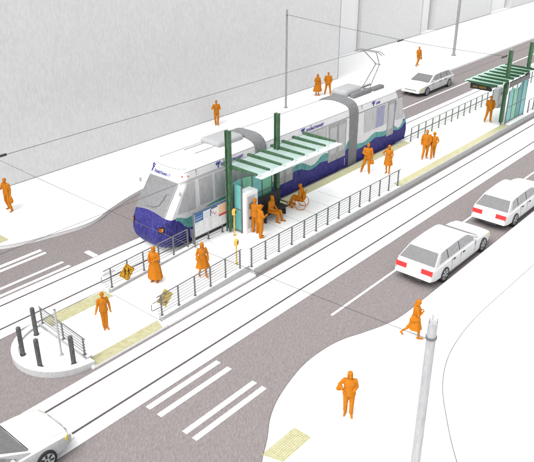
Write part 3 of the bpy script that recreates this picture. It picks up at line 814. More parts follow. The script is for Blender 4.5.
# roof equipment
def rounded_box(x0, x1, y0, y1, z0, z1, m, name, b=.12):
    o = obj(name, bx(x0, x1, y0, y1, z0, z1), m, bevel=b); o.modifiers['b'].segments = 4
    for p in o.data.polygons: p.use_smooth = True
    tp(o); return o
rounded_box(22.95, 24.80, 23.0, 24.35, 3.9, 4.24, roofg, 'roof_box', .2)
rounded_box(34.05, 35.9, 23.35, 24.5, 3.9, 4.42, roofg, 'roof_box', .25)
rounded_box(34.35, 36.35, 22.95, 23.3, 3.9, 4.24, roofd, 'roof_box', .12)
rounded_box(36.5, 37.75, 22.95, 23.35, 3.9, 4.16, roofd, 'roof_box', .1)
bm = B(); 
for y in (23.25, 24.0): box(bm, 21.6, 22.9, y, y + .03, 4.0, 4.05)
tp(obj('roof_rail', bm, polem))
# undercarriage
for x0, x1 in ((19.6, 24.4), (26.2, 32.6), (34.4, 39.0)): tp(obj('undercarriage', bx(x0, x1, YC - .95, YC + .95, .05, .30), black))
for xc in (21.2, 23.2, 28.4, 30.4, 36.0, 38.0):
    for s in (-1, 1):
        bm = B(); tube(bm, (xc, YC + s * .72, .30), (xc, YC + s * .84, .30), .29, n=20); tp(obj('wheel', bm, roofd))
# pantograph
mat('panto', V_(140, 140, 142), .2)
yc = 23.5
bm = B(); box(bm, 35.9, 37.6, yc - .42, yc - .36, 4.02, 4.10); box(bm, 35.9, 37.6, yc + .36, yc + .42, 4.02, 4.10); box(bm, 36.3, 36.4, yc - .4, yc + .4, 4.08, 4.14)
tp(obj('pantograph_base', bm, roofd))
bm = B(); 
for s in (-1, 1): path(bm, [(36.45, yc + s * .26, 4.12), (37.62, yc + s * .13, 5.38)], .034, 6)
tube(bm, (37.62, yc - .2, 5.38), (37.62, yc + .2, 5.38), .03); tp(obj('lower_arm', bm, MATS['panto']))
bm = B()
for s in (-1, 1): path(bm, [(37.62, yc + s * .12, 5.38), (36.75, yc + s * .42, 6.22), (36.55, yc + s * .48, 6.36)], .026, 6)
tp(obj('upper_arm', bm, MATS['panto']))
bm = B()
for x in (36.45, 36.7): path(bm, [(x, yc - 1.0, 6.24), (x, yc - .7, 6.38), (x, yc + .7, 6.38), (x, yc + 1.0, 6.24)], .026, 6)
tp(obj('contact_bar', bm, MATS['panto']))

# ------------------------------------------------------------------ cars
def car(label, loc, rz, first=None):
    """estate car, front towards +x; local origin at the rear, on the ground, centre line"""
    if first is not None:
        c = copy_tree(first); c.location = loc; c.rotation_euler = (0, 0, rz); c['label'] = label; return c
    t = thing('parked_car', label, 'car', loc, rz, 'white estate cars')
    Lc, Wd = 5.75, .98
    st = [(0.02, .84, .42, .62), (.08, .93, .30, .86), (.30, .965, .26, .96), (1.2, .98, .22, .98), (2.6, .985, .2, .97), (4.1, .98, .2, .95), (4.9, .96, .22, .88), (5.45, .92, .26, .78), (5.68, .84, .32, .66), (5.76, .74, .40, .54)]
    bm = B(); rings = []
    for x, w, z0, z1 in st:
        h = z1 - z0
        pr = [(w * .90, z0), (w, z0 + .12 * h), (w * 1.0, z0 + .55 * h), (w * .965, z0 + .85 * h), (w * .90, z0 + .96 * h), (w * .70, z1 + .005), (w * .3, z1 + .02)]
        loop = pr + [(-a, b) for a, b in pr[::-1]]
        rings.append([bm.verts.new((x, a, b)) for a, b in loop])
    n = len(rings[0])
    for a, b in zip(rings, rings[1:]):
        for k in range(n):
            f = bm.faces.new((a[k], a[(k + 1) % n], b[(k + 1) % n], b[k]))
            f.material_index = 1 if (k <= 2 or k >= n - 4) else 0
    bm.faces.new(rings[0]); bm.faces.new(rings[-1]); bmesh.ops.recalc_face_normals(bm, faces=bm.faces)
    body = obj('body', bm, [carw, cars], t)
    cut = B()
    for x in (1.05, 4.72):
        for s in (-1, 1): tube(cut, (x, s * .62, .345), (x, s * 1.2, .345), .40, n=28)
    cobj = obj('cutter', cut, black)
    md = body.modifiers.new('c', 'BOOLEAN'); md.object = cobj; md.operation = 'DIFFERENCE'; md.solver = 'EXACT'
    bake(body); bpy.data.objects.remove(cobj)
    for p in body.data.polygons: p.use_smooth = True
    try: body.data.set_sharp_from_angle(angle=math.radians(32))
    except Exception: pass
    # cabin
    GZ0, GZ1 = .94, 1.43
    gs = [(.22, .80, .94, .93), (.28, .86, .96, .94), (.80, .78, 1.36, .91), (1.0, .745, 1.42, .90), (2.2, .745, 1.46, .90), (3.2, .74, 1.42, .90), (3.42, .755, 1.36, .91), (4.28, .86, .955, .95), (4.34, .80, .93, .93)]
    # cabin as two loops: base ring and roof ring joined through pillars
    def base(x): return .895
    prof = [(.24, .95), (.82, 1.38), (1.1, 1.44), (2.2, 1.475), (3.1, 1.44), (3.40, 1.36), (4.32, .94)]
    bm = B(); rings = []
    def ws(z): return .905 - (z - .92) / (1.44 - .92) * .165
    for x, z in prof:
        w = ws(min(z, 1.40)); zb = .90
        loop = [(ws(.90), zb), (ws(.5 * (zb + min(z, 1.36))), .5 * (zb + min(z, 1.36))), (w, z - .05 if z > 1.0 else z - .02), (w - .07, z), (w * .45, z + (.015 if z > 1.4 else 0))]
        loop = loop + [(-a, b) for a, b in loop[::-1]]
        rings.append([bm.verts.new((x, a, b)) for a, b in loop])
    n = len(rings[0])
    for a, b in zip(rings, rings[1:]):
        for k in range(n):
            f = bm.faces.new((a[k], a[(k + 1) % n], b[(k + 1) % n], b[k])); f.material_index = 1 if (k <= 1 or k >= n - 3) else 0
    bm.faces.new(rings[0]); bm.faces.new(rings[-1]); bmesh.ops.recalc_face_normals(bm, faces=bm.faces)
    obj('cabin', bm, [carw, cars], t, smooth=35)
    # glass
    bm = B(); pane(bm, [(.25, -.845, .955), (.25, .845, .955), (.30, .845, .992), (.80, .69, 1.363), (.80, -.69, 1.363), (.30, -.845, .992)], (-1, 0, .8), .012); obj('rear_window', bm, carg, t)
    bm = B(); pane(bm, [(4.285, -.83, .956), (4.285, .83, .956), (3.44, .69, 1.342), (3.44, -.69, 1.342)], (1, 0, 1), .014); obj('windscreen', bm, carg, t)
    bm = B(); pane(bm, [(4.335, -.78, .944), (4.335, .78, .944), (4.31, .78, .953), (4.31, -.78, .953)], (1, 0, 1), .012); obj('cowl', bm, dark, t)
    for s in (-1, 1):
        def sp_(x, z): return (x, s * ws(z), z)
        for pts in ([(.62, .98), (1.35, .98), (1.35, 1.36), (.98, 1.35)], [(1.42, .98), (2.38, .98), (2.38, 1.375), (1.42, 1.36)], [(2.45, .98), (3.88, .98), (3.42, 1.28), (3.28, 1.345), (2.45, 1.375)]):
            bm = B(); pane(bm, [sp_(x, z) for x, z in pts], (0, s, .2), .012); obj('side_window', bm, carsg, t)
        for x in (1.385, 2.415):
            bm = B(); pane(bm, [sp_(x - .028, .98), sp_(x + .028, .98), sp_(x + .028, 1.365), sp_(x - .028, 1.365)], (0, s, .2), .015); obj('door_pillar', bm, dark, t)
        # door seams, handles, sills
        for x in (1.62, 2.45, 3.85):
            bm = B(); box(bm, x, x + .012, min(s * .955, s * .992), max(s * .955, s * .992), .34, .90); obj('door_seam', bm, jointm, t)
        for x in (1.75, 2.62): obj('door_handle', bx(x, x + .17, min(s * .96, s * 1.003), max(s * .96, s * 1.003), .80, .835), dark, t)
        o = obj('mirror', bx(3.70, 3.80, min(s * .88, s * 1.03), max(s * .88, s * 1.03), .97, 1.05), cars, t, bevel=.02)
        obj('sill_line', bx(1.5, 4.25, min(s * .95, s * .992), max(s * .95, s * .992), .25, .275), roofd, t)
        # lamps
        bm = B(); pane(bm, [(.028, s * .87, .62), (.028, s * .36, .62), (.068, s * .36, .83), (.068, s * .89, .83)], (-1, 0, .2), .03, .05); obj('tail_lamp', bm, redl, t)
        bm = B(); pane(bm, [(5.62, s * .82, .57), (5.47, s * .93, .57), (5.45, s * .915, .68), (5.60, s * .805, .68)], (1, s, .1), .02, .06); obj('headlight', bm, yell if s < 0 or True else greyp, t)
    obj('rear_bumper', bx(-.06, .12, -.88, .88, .34, .50), carw, t, bevel=.05)
    obj('bumper_slot', bx(-.085, -.055, -.5, .22, .27, .335), dark, t)
    obj('front_bumper', bx(5.62, 5.84, -.82, .82, .30, .47), carw, t, bevel=.06)
    obj('grille', bx(5.70, 5.775, -.5, .5, .50, .56), steel, t)
    bm = B(); path(bm, [(5.62, .78, .70), (5.70, .4, .705), (5.72, 0, .71), (5.70, -.4, .705), (5.62, -.78, .70)], .009, 5); obj('bonnet_seam', bm, jointm, t)
    bm = B()
    for s in (-1, 1): path(bm, [(4.45, s * .82, .955), (5.0, s * .80, .90), (5.5, s * .74, .79)], .006, 4)
    obj('bonnet_crease', bm, jointm, t)
    for s in (-1, 1):
        bm = B(); path(bm, [(.9, s * .62, 1.445), (2.2, s * .64, 1.478), (3.2, s * .62, 1.44)], .012, 6); obj('roof_bar', bm, polem, t)
    for x in (1.05, 4.72):
        for s in (-1, 1):
            w = obj('wheel', bx(-.01, .01, -.01, .01, -.01, .01), black, t); w.location = (x, s * .915, .345)
            bm = B(); prof2 = [(.262, -.10), (.335, -.10), (.345, -.07), (.345, .07), (.335, .10), (.262, .10)]
            vv = []
            for k in range(32):
                a = 2 * PI * k / 32; vv.append([bm.verts.new((r * math.cos(a), yy, r * math.sin(a))) for r, yy in prof2])
            for k in range(32):
                for j in range(6): bm.faces.new((vv[k][j], vv[(k + 1) % 32][j], vv[(k + 1) % 32][(j + 1) % 6], vv[k][(j + 1) % 6]))
            bmesh.ops.recalc_face_normals(bm, faces=bm.faces); obj('tyre', bm, black, w, smooth=35)
            bm = B(); tube(bm, (0, s * -.02, 0), (0, s * .085, 0), .268, n=28); obj('rim', bm, rimm, w)
            bm = B()
            for k in range(7):
                a = 2 * PI * k / 7 + .2
                M = Matrix.Rotation(a, 4, 'Y'); box(bm, .09, .235, min(s * .08, s * .092), max(s * .08, s * .092), -.034, .034, M)
            tube(bm, (0, s * .08, 0), (0, s * .095, 0), .03, n=12); obj('rim_openings', bm, dark, w)
    obj('floor_pan', bx(.4, 5.4, -.72, .72, .19, .26), black, t)
    return t
c1 = car('white estate car parked nearest the pavement corner, its rear towards the viewer', (24.02, 12.50, 0), 0)
car('white estate car cut by the right picture edge, parked ahead of another like it', (31.27, 12.48, 0), 0, c1)
car('white estate car facing the viewer, driving on the far road behind the tram', (55.4, 27.80, 0), PI, c1)
car('white estate car cut off by the bottom left corner, bonnet and front wheel showing', (2.78, 16.06, 0), 0, c1)

# ------------------------------------------------------------------ buildings
def building(label, x0, x1, y, h, m, depth=18):
    t = thing('building', label, 'building', ((x0 + x1) / 2, y, .15))
    w = (x1 - x0) / 2
    obj('wall', bx(-w, w, 0, depth, 0, h), m, t)
    obj('parapet', bx(-w - .05, w + .05, -.06, depth + .05, h, h + .5), m, t)
    if m is wallg: obj('base_line', bx(-w, w, -.012, .0, 0, .03), jointm, t)
    if m is wallg: obj('corner_line', bx(w - .02, w + .012, -.014, .01, 0, h), jointd, t)
    return t
building('long plain grey building filling the upper left behind the tram', -40, 49.8, 35.05, 17, wallg)
building('very pale recessed building between the long grey one and the next grey block', 50.3, 59.8, 40.0, 17, wallw)
building('plain grey block right of the pale gap, behind the pantograph', 59.9, 71.8, 39.6, 17, wallg)
building('very pale block between two grey blocks, left of the far pole', 72.2, 74.6, 40.3, 17, wallw)
building('plain grey block behind the far pole at the top', 74.9, 89.3, 39.5, 17, wallg)
building('very pale narrow block at the top right, between two grey ones', 89.7, 95.0, 40.2, 17, wallw)
building('plain grey block at the top right corner of the picture', 95.3, 130, 39.4, 17, wallg)

# ------------------------------------------------------------------ poles and wires
def pole(label, x, y, z0, top, r, m=polem, hollow=False):
    t = thing('wire_pole', label, 'pole', (x, y, z0), 0)
    bm = B(); tube(bm, (0, 0, 0), (0, 0, top - z0), r * 1.1, r, n=20); obj('shaft', bm, m, t, smooth=True)
    bm = B(); tube(bm, (0, 0, 0), (0, 0, .05), r * 2, n=16); obj('base_flange', bm, m, t)
    bm = B()
    tube(bm, (0, 0, top - z0 - .42), (0, 0, top - z0 - .36), r * 1.2, n=16); obj('wire_clamp', bm, steel, t)
    if hollow:
        for a in (0, 2.1, 4.2):
            bm = B(); tube(bm, (r * .9 * math.cos(a + .6), r * .9 * math.sin(a + .6), top - z0 - .02), (r * .9 * math.cos(a + .6), r * .9 * math.sin(a + .6), top - z0 + .13), .008, n=5); obj('cap_rod', bm, steel, t)
pole('thick pale pole in the foreground at the bottom right', 11.87, 5.58, .15, 7.2, .105, polem, True)
pole('slim grey pole against the long grey building, behind the tram', 40.2, 32.95, .15, 7.35, .07, steel and mat('grey_pole', V_(160, 160, 162), .2, scale=(16, 16, 3)))
pole('grey pole at the top of the picture near the far grey blocks', 64.6, 31.75, .15, 7.4, .13, MATS['grey_pole'])
pole('grey pole out at the left beyond the crossing', 11.9, 33.2, .15, 7.4, .1, MATS['grey_pole'])
def wire(label, pts, r, cat='wire', m=None):
    o = obj('overhead_wire', path(B(), pts, r, 6), m or wirem); tag(o, label, cat); return o
def sag(a, b, d, n=14):
    a = Vector(a); b = Vector(b); return [a.lerp(b, k / n) - Vector((0, 0, 4 * d * (k / n) * (1 - k / n))) for k in range(n + 1)]
wire('contact wire over the far track, crossing the grey building wall', [(-20, 23.54, 6.52), (28, 23.54, 6.50), (40.2, 23.54, 6.42), (160, 23.54, 6.42)], .010)
wire('contact wire over the near track, crossing the front of the tram', [(-20, 16.55, 6.58), (24, 16.55, 6.52), (40.2, 16.55, 6.42), (160, 16.55, 6.42)], .007)
wire('span wire from the far left pole over both tracks to the foreground pole', sag((11.85, 33.1, 7.0), (11.85, 23.54, 6.53), .05, 6) + sag((11.85, 23.54, 6.53), (11.85, 5.68, 6.74), .18)[1:], .007)
wire('span wire from the pole behind the tram to the near track', sag((40.2, 32.88, 7.0), (40.2, 23.54, 6.47), .03, 5) + sag((40.2, 23.54, 6.45), (40.2, 16.5, 6.45), .04, 6)[1:], .014)
for lab, x, y in (('dark wire clamp where two wires cross above the grey building line', 40.2, 23.54), ('dark wire clamp above the far road at the end of a span wire', 40.2, 16.55), ('dark wire clamp at the left picture edge', 12.0, 23.54)):
    o = obj('wire_clamp', bx(x - .35, x + .35, y - .03, y + .03, 6.38 if x > 20 else 6.47, 6.46 if x > 20 else 6.55), dark); tag(o, lab, 'wire clamp')

# ------------------------------------------------------------------ people
def ell(bm, c, r, rot=None, sub=3):
    M = Matrix.Translation(c) @ (rot.to_matrix().to_4x4() if rot else Matrix.Identity(4)) @ Matrix.Diagonal((*r, 1))
    bmesh.ops.create_icosphere(bm, subdivisions=sub, radius=1, matrix=M)
def limb(bm, a, b, ra, rb):
    a = Vector(a); b = Vector(b)
    tube(bm, a, b, ra, rb, n=16)
    bmesh.ops.create_icosphere(bm, subdivisions=2, radius=ra, matrix=Matrix.Translation(a)); bmesh.ops.create_icosphere(bm, subdivisions=2, radius=rb, matrix=Matrix.Translation(b))
def loft(bm, rings, n=28, fold=0):
    """rings: (centre, rx, ry[, angle])"""
    R = []
    for i, rg in enumerate(rings):
        c, rx, ry = rg[:3]; an = rg[3] if len(rg) > 3 else 0
        row = []
        for k in range(n):
            a = 2 * PI * k / n
            w = 1 + fold * (i / (len(rings) - 1)) * math.sin(7 * a + .6)
            x, y = rx * math.cos(a) * w, ry * math.sin(a) * w
            row.append(bm.verts.new((c[0] + x * math.cos(an) - y * math.sin(an), c[1] + x * math.sin(an) + y * math.cos(an), c[2])))
        R.append(row)
    for a, b in zip(R, R[1:]):
        for k in range(n): bm.faces.new((a[k], a[(k + 1) % n], b[(k + 1) % n], b[k]))
    f0 = bm.faces.new(R[0]); f1 = bm.faces.new(R[-1])
    bmesh.ops.recalc_face_normals(bm, faces=list({f for v in sum(R, []) for f in v.link_faces}))
def fuse(o, vox=.010, it=3):
    r = o.modifiers.new('r', 'REMESH'); r.mode = 'VOXEL'; r.voxel_size = vox
    s = o.modifiers.new('s', 'SMOOTH'); s.factor = .5; s.iterations = it
    bake(o)
    for p in o.data.polygons: p.use_smooth = True
    return o
def hand(bm, w, d, side, curl=.5, s=1.0):
    """palm with four fingers and a thumb; d points from wrist to fingers"""
    d = Vector(d).normalized(); w = Vector(w)
    ax = d.cross(Vector((0, 0, 1)))
    if ax.length < .3: ax = Vector((0, 1, 0))
    ax = ax.normalized(); pn = ax.cross(d).normalized()      # finger row along ax, palm normal pn
    q = Matrix((ax, pn, d)).transposed().to_quaternion()
    ell(bm, w + d * .05 * s, (.040 * s, .018 * s, .052 * s), q, 2)
    for i, (o_, l) in enumerate(((-.030, .062), (-.010, .072), (.010, .068), (.030, .052))):
        b0 = w + d * .085 * s + ax * o_ * s; b1 = b0 + (d * (1 - curl * .3) + pn * curl * .5).normalized() * l * .5 * s
        b2 = b1 + (d * (1 - curl) + pn * curl).normalized() * l * .5 * s
        limb(bm, b0, b1, .0100 * s, .0095 * s); limb(bm, b1, b2, .0095 * s, .0085 * s)
    t0 = w + d * .025 * s - ax * .034 * s * side; t1 = t0 + (d * .6 - ax * side * .7 + pn * .2).normalized() * .035 * s
    limb(bm, t0, t1, .0125 * s, .0110 * s); limb(bm, t1, t1 + (d * .95 - ax * side * .15).normalized() * .03 * s, .0110 * s, .0095 * s)
DEF = dict(pelvis=(0, 0, .95), waist=(0, .01, 1.10), chest=(0, 0, 1.30), neck=(0, -.01, 1.49), head=(0, .02, 1.63),
           shL=(-.185, -.01, 1.42), shR=(.185, -.01, 1.42), elL=(-.25, -.03, 1.14), elR=(.25, -.03, 1.14), haL=(-.26, .06, .90), haR=(.26, .06, .90),
           hiL=(-.09, 0, .92), hiR=(.09, 0, .92), knL=(-.10, .03, .50), knR=(.10, .03, .50), anL=(-.11, -.01, .09), anR=(.11, -.01, .09), look=(0, 1, -.05))
def person(label, loc, h, face, pose=None, fem=False, hair='short', coat=None, fat=1.0, group=None, scale_group=None):
    """face: heading the figure looks along, radians from +X. Local frame: y forward, x to the figure's right-hand side."""
    J = dict(DEF); J.update(pose or {}); J = {k: Vector(v) for k, v in J.items()}
    t = thing('person', label, 'person', loc, face - PI / 2, group)
    s = h / 1.76; t.scale = (s, s, s)
    f = fat = fat * 1.12; bm = B(); sh = .93 if fem else 1.0
    for sd in 'LR':
        J['sh' + sd] = Vector((J['sh' + sd].x * sh, *J['sh' + sd][1:]))
    pe, wa, chh, ne, he = (J[k] for k in ('pelvis', 'waist', 'chest', 'neck', 'head'))
    # trunk as ellipsoids blended by the voxel fuse
    ell(bm, pe, ((.165 if not fem else .172) * f, .115 * f, .13)); ell(bm, wa, ((.145 if not fem else .125) * f, .105 * f, .15))
    ell(bm, chh, ((.175 if not fem else .155) * f, .118 * f, .19)); ell(bm, (J['shL'] + J['shR']) / 2 + Vector((0, 0, -.03)), (.17 * sh * f, .095 * f, .09))
    if fem:
        for x in (-.07, .07): ell(bm, chh + Vector((x, .09, .0)), (.06, .05, .06), None, 2)
    limb(bm, ne + Vector((0, 0, -.08)), ne + Vector((0, .01, .06)), .066, .056)
    # head: skull, jaw, nose, brow, lips, ears
    lk = J['look'].normalized(); rx_ = lk.cross(Vector((0, 0, 1))).normalized(); up = rx_.cross(lk).normalized()
    q = Matrix((rx_, lk, up)).transposed().to_quaternion(); hp = lambda x, y, z: he + rx_ * x + lk * y + up * z
    ell(bm, hp(0, -.01, .025), (.082, .098, .102), q); ell(bm, hp(0, .028, -.045), (.058, .066, .070), q); ell(bm, hp(0, .062, -.088), (.030, .024, .022), q, 2)
    limb(bm, hp(0, .088, .012), hp(0, .106, -.022), .010, .015)
    for sx in (-1, 1):
        ell(bm, hp(sx * .030, .078, .026), (.022, .012, .008), q, 2); ell(bm, hp(sx * .030, .079, .006), (.013, .010, .008), q, 2)
        ell(bm, hp(sx * .079, -.008, -.002), (.012, .022, .034), q, 2)
    ell(bm, hp(0, .090, -.050), (.023, .010, .005), q, 2); ell(bm, hp(0, .089, -.060), (.020, .010, .006), q, 2)
    am = .92 if fem else 1.0
    for sd, sg in (('L', -1), ('R', 1)):
        S_, E_, H2 = J['sh' + sd], J['el' + sd], J['ha' + sd]
        limb(bm, S_, E_, .062 * am * f, .046 * am); limb(bm, E_, H2, .046 * am, .031 * am)
        hand(bm, H2, (H2 - E_), sg, J.get('curl', Vector((.5, 0, 0))).x)
        P_, K_, A_ = J['hi' + sd], J['kn' + sd], J['an' + sd]
        limb(bm, P_, K_, .092 * f, .062); limb(bm, K_, A_, .060, .042)
        ell(bm, K_ + (A_ - K_) * .28 + Vector((0, -.018, 0)), (.052, .058, .11), None, 2)
        toe = J.get('to' + sd)
        if toe is None: toe = A_ + Vector((sg * .03, .17, -.055))
        limb(bm, A_ + Vector((0, -.035, -.045)), toe, .042, .034); limb(bm, A_, A_ + Vector((0, -.03, -.04)), .042, .044)
    # jacket hem / collar / trouser folds give the silhouette its clothes
    if coat in ('jacket', 'suit'):
        loft(bm, [(ne + Vector((0, -.01, -.03)), .085, .075), (chh + Vector((0, 0, .12)), .185 * sh * f, .115 * f), (chh + Vector((0, .005, -.02)), .188 * sh * f, .132 * f), (wa, .170 * f, .128 * f), (pe + Vector((0, 0, .02)), .190 * f, .140 * f), (pe + Vector((0, 0, -.09)), .198 * f, .146 * f)], 28, .012)
        for sd in 'LR':
            limb(bm, J['sh' + sd], J['el' + sd], .072 * am * f, .058); limb(bm, J['el' + sd], J['el' + sd].lerp(J['ha' + sd], .9), .058, .047)
            limb(bm, J['hi' + sd], J['kn' + sd], .100 * f, .080); limb(bm, J['kn' + sd], J['kn' + sd].lerp(J['an' + sd], .93), .078, .066)
    o = obj('body', bm, orange, t); fuse(o, .010, 3)
    # eyes
    # clothing as children
    if coat in ('coat', 'longcoat', 'dress', 'skirt', 'gown'):
        hem = {'coat': .50, 'longcoat': .36, 'dress': .52, 'skirt': .52, 'gown': .20}[coat]
        hw = {'coat': .30, 'longcoat': .34, 'dress': .24, 'skirt': .25, 'gown': .31}[coat]
        bm = B(); lean = Vector((0, J.get('flare', Vector((0, 0, 0))).y, 0))
        topz = [] 
        if coat != 'skirt':
            topz = [(ne + Vector((0, -.01, -.04)), .080, .072), (chh + Vector((0, 0, .10)), .175 * sh * f, .118 * f), (chh + Vector((0, .01, -.02)), .172 * sh * f, .140 * f)]
        loft(bm, topz + [(wa + Vector((0, 0, .02)), .145 * f, .122 * f), (pe + Vector((0, 0, .02)), .188 * f, .145 * f), (Vector((pe.x, pe.y, .72)) + lean * .5, (.19 + hw) / 2 * f, (.15 + hw * .8) / 2 * f), (Vector((pe.x, pe.y, hem)) + lean, hw * f, hw * .8 * f)], 35, .05)
        if coat in ('coat', 'longcoat', 'gown'):
            for sd in 'LR':
                limb(bm, J['sh' + sd], J['el' + sd], .070 * am, .056); limb(bm, J['el' + sd], J['el' + sd].lerp(J['ha' + sd], .92), .056, .050)
        c = obj({'coat': 'coat', 'longcoat': 'coat', 'dress': 'dress', 'skirt': 'skirt', 'gown': 'dress'}[coat], bm, orange2, t); fuse(c, .011, 2)
    bm = B()
    if hair == 'short':
        ell(bm, hp(0, -.024, .042), (.085, .094, .092), q); ell(bm, hp(0, .03, .085), (.068, .058, .04), q, 2)
    elif hair == 'long':
        ell(bm, hp(0, -.022, .038), (.092, .102, .098), q); ell(bm, hp(0, -.052, -.07), (.088, .066, .13), q); ell(bm, hp(0, .035, .085), (.070, .058, .036), q, 2)
        for sx in (-1, 1): ell(bm, hp(sx * .072, .0, -.05), (.026, .045, .11), q, 2)
    elif hair == 'bob':
        ell(bm, hp(0, -.022, .040), (.100, .104, .098), q); ell(bm, hp(0, -.03, -.03), (.104, .080, .075), q); ell(bm, hp(0, .04, .085), (.072, .056, .036), q, 2)
    elif hair == 'bun':
        ell(bm, hp(0, -.022, .042), (.086, .096, .094), q); ell(bm, hp(0, -.08, .10), (.045, .045, .045), q, 2); ell(bm, hp(0, .03, .085), (.066, .056, .036), q, 2)
    elif hair == 'cap':
        ell(bm, hp(0, -.012, .055), (.092, .102, .078), q); ell(bm, hp(0, .10, .045), (.065, .065, .012), q, 2)
    ho = obj('cap' if hair == 'cap' else 'hair', bm, orange2, t); fuse(ho, .010, 2)
    return t
def local_to_world(t, p):
    s = t.scale[0]; a = t.rotation_euler.z
    return (t.location.x + s * (p[0] * math.cos(a) - p[1] * math.sin(a)), t.location.y + s * (p[0] * math.sin(a) + p[1] * math.cos(a)), t.location.z + s * p[2])
def bag(t, p, size, label, strap=.35, rz=0, soft=True):
    """bag held by the figure at local point p (top of the handle); a thing of its own"""
    w = thing('shoulder_bag', label, 'bag', local_to_world(t, p), t.rotation_euler.z + rz)
    a, b, c = size
    bm = B(); ell(bm, (0, 0, -strap - c), (a, b, c)); ell(bm, (0, 0, -strap - c * 1.25), (a * 1.12, b * 1.1, c * .8)); o = obj('pouch', bm, orange2, w); fuse(o, .012, 3)
    bm = B(); path(bm, [(-a * .8, 0, -strap - c * .6), (-a * .5, 0, -strap * .4), (0, 0, 0), (a * .5, 0, -strap * .4), (a * .8, 0, -strap - c * .6)], .012, 6); obj('strap', bm, orange2, w)
    return w
CAMA = HEAD + PI                   # heading towards the viewer
RA = HEAD - PI / 2                 # heading towards picture right
LA = HEAD + PI / 2
V = lambda *a: a
# 1 foreground figure on the corner
p = person('person in jacket standing alone on the bottom pavement, elbow out over a bag', (15.15, 9.66, .15), 1.74, CAMA - .15, dict(elR=(.33, -.02, 1.20), haR=(.22, .12, 1.10), elL=(-.24, -.02, 1.16), haL=(-.16, .17, 1.15), anL=(-.10, .02, .09), anR=(.10, -.06, .09), knR=(.10, .0, .5), look=(-.35, 1, -.1)), True, 'long', 'jacket')
bag(p, (.32, .02, 1.22), (.11, .07, .10), 'soft orange bag tucked under the elbow of the lone figure at the bottom', .02, .4)
# 2 woman striding right by the foreground pole
p = person('person in knee length coat striding to the right, just left of the foreground pole', (20.30, 10.25, .15), 1.72, RA, dict(elL=(-.23, .08, 1.17), haL=(-.08, .19, 1.24), elR=(.25, .03, 1.16), haR=(.10, .19, 1.20), knR=(.09, .14, .50), anR=(.08, .16, .09), knL=(-.09, -.16, .50), anL=(-.09, -.46, .26), toL=(-.09, -.42, .10), head=(0, .06, 1.61), neck=(0, .02, 1.48), chest=(0, .02, 1.30), flare=(0, .0, 0)), True, 'long', 'coat')
bag(p, (.18, -.06, 1.42), (.09, .20, .14), 'orange shoulder bag behind the hip of the striding figure by the foreground pole', .28, 0)
# 3 slim figure on the landing
person('slim person standing alone between the two yellow tactile strips, hand out', (13.12, 19.65, .09), 1.64, CAMA + .5, dict(elR=(.24, .0, 1.14), haR=(.34, .12, .98), anL=(-.05, .02, .09), anR=(.05, -.02, .09), knL=(-.06, .03, .5), knR=(.06, .02, .5), hiL=(-.07, 0, .92), hiR=(.07, 0, .92)), True, 'short', 'suit', .86)
# 4 long dress on ramp
person('person in long flared dress walking down the ramp beside the tram side railing', (16.66, 20.78, .17), 1.70, CAMA - .3, dict(elL=(-.25, .02, 1.20), haL=(-.08, .20, 1.16), elR=(.24, .02, 1.16), haR=(.16, .20, 1.12)), True, 'long', 'gown')
# 5 walking woman behind near railing
p = person('person in knee length coat walking on the ramp just behind the near railing', (18.22, 19.46, .24), 1.66, CAMA + .35, dict(elR=(.26, -.02, 1.15), haR=(.20, .14, 1.00), knR=(.12, .10, .5), anR=(.15, -.10, .12), knL=(-.10, .14, .50), anL=(-.13, .12, .09), elL=(-.25, .0, 1.15), haL=(-.24, .14, .98)), True, 'long', 'coat')
bag(p, (.20, .0, 1.42), (.10, .12, .12), 'large orange bag at the hip of the figure behind the near ramp railing', .30, 0)
# 6, 7 pair at the ticket machine
person('taller person in jacket at the ticket machine, partly behind a companion', (22.69, 20.42, PZ), 1.80, CAMA + 2.6, dict(elR=(.28, .0, 1.15), haR=(.26, .04, .88)), False, 'short', 'jacket')
person('person standing close in front of the taller one at the ticket machine, forearm raised', (22.44, 19.86, PZ), 1.74, CAMA + 2.0, dict(elR=(.27, .05, 1.18), haR=(.16, .22, 1.20), elL=(-.22, .02, 1.14), haL=(-.18, .18, 1.02), anL=(-.08, .02, .09), anR=(.08, -.02, .09)), False, 'cap', 'jacket', .95)
# 8 seated
sit = dict(pelvis=(0, -.05, .52), waist=(0, -.04, .68), chest=(0, -.02, .90), neck=(0, .0, 1.09), head=(0, .04, 1.23), shL=(-.19, -.01, 1.02), shR=(.19, -.01, 1.02), elL=(-.24, .02, .76), elR=(.25, .02, .76), haL=(-.12, .22, .66), haR=(.14, .24, .66),
           hiL=(-.09, .0, .50), hiR=(.09, .0, .50), knL=(-.15, .44, .52), knR=(.13, .44, .51), anL=(-.16, .52, .09), anR=(.12, .38, .09))
person('person sitting on the dark bench under the left shelter, knees apart', (24.25, 20.72, PZ), 1.76, -PI / 2 + .25, sit, False, 'short', 'suit')
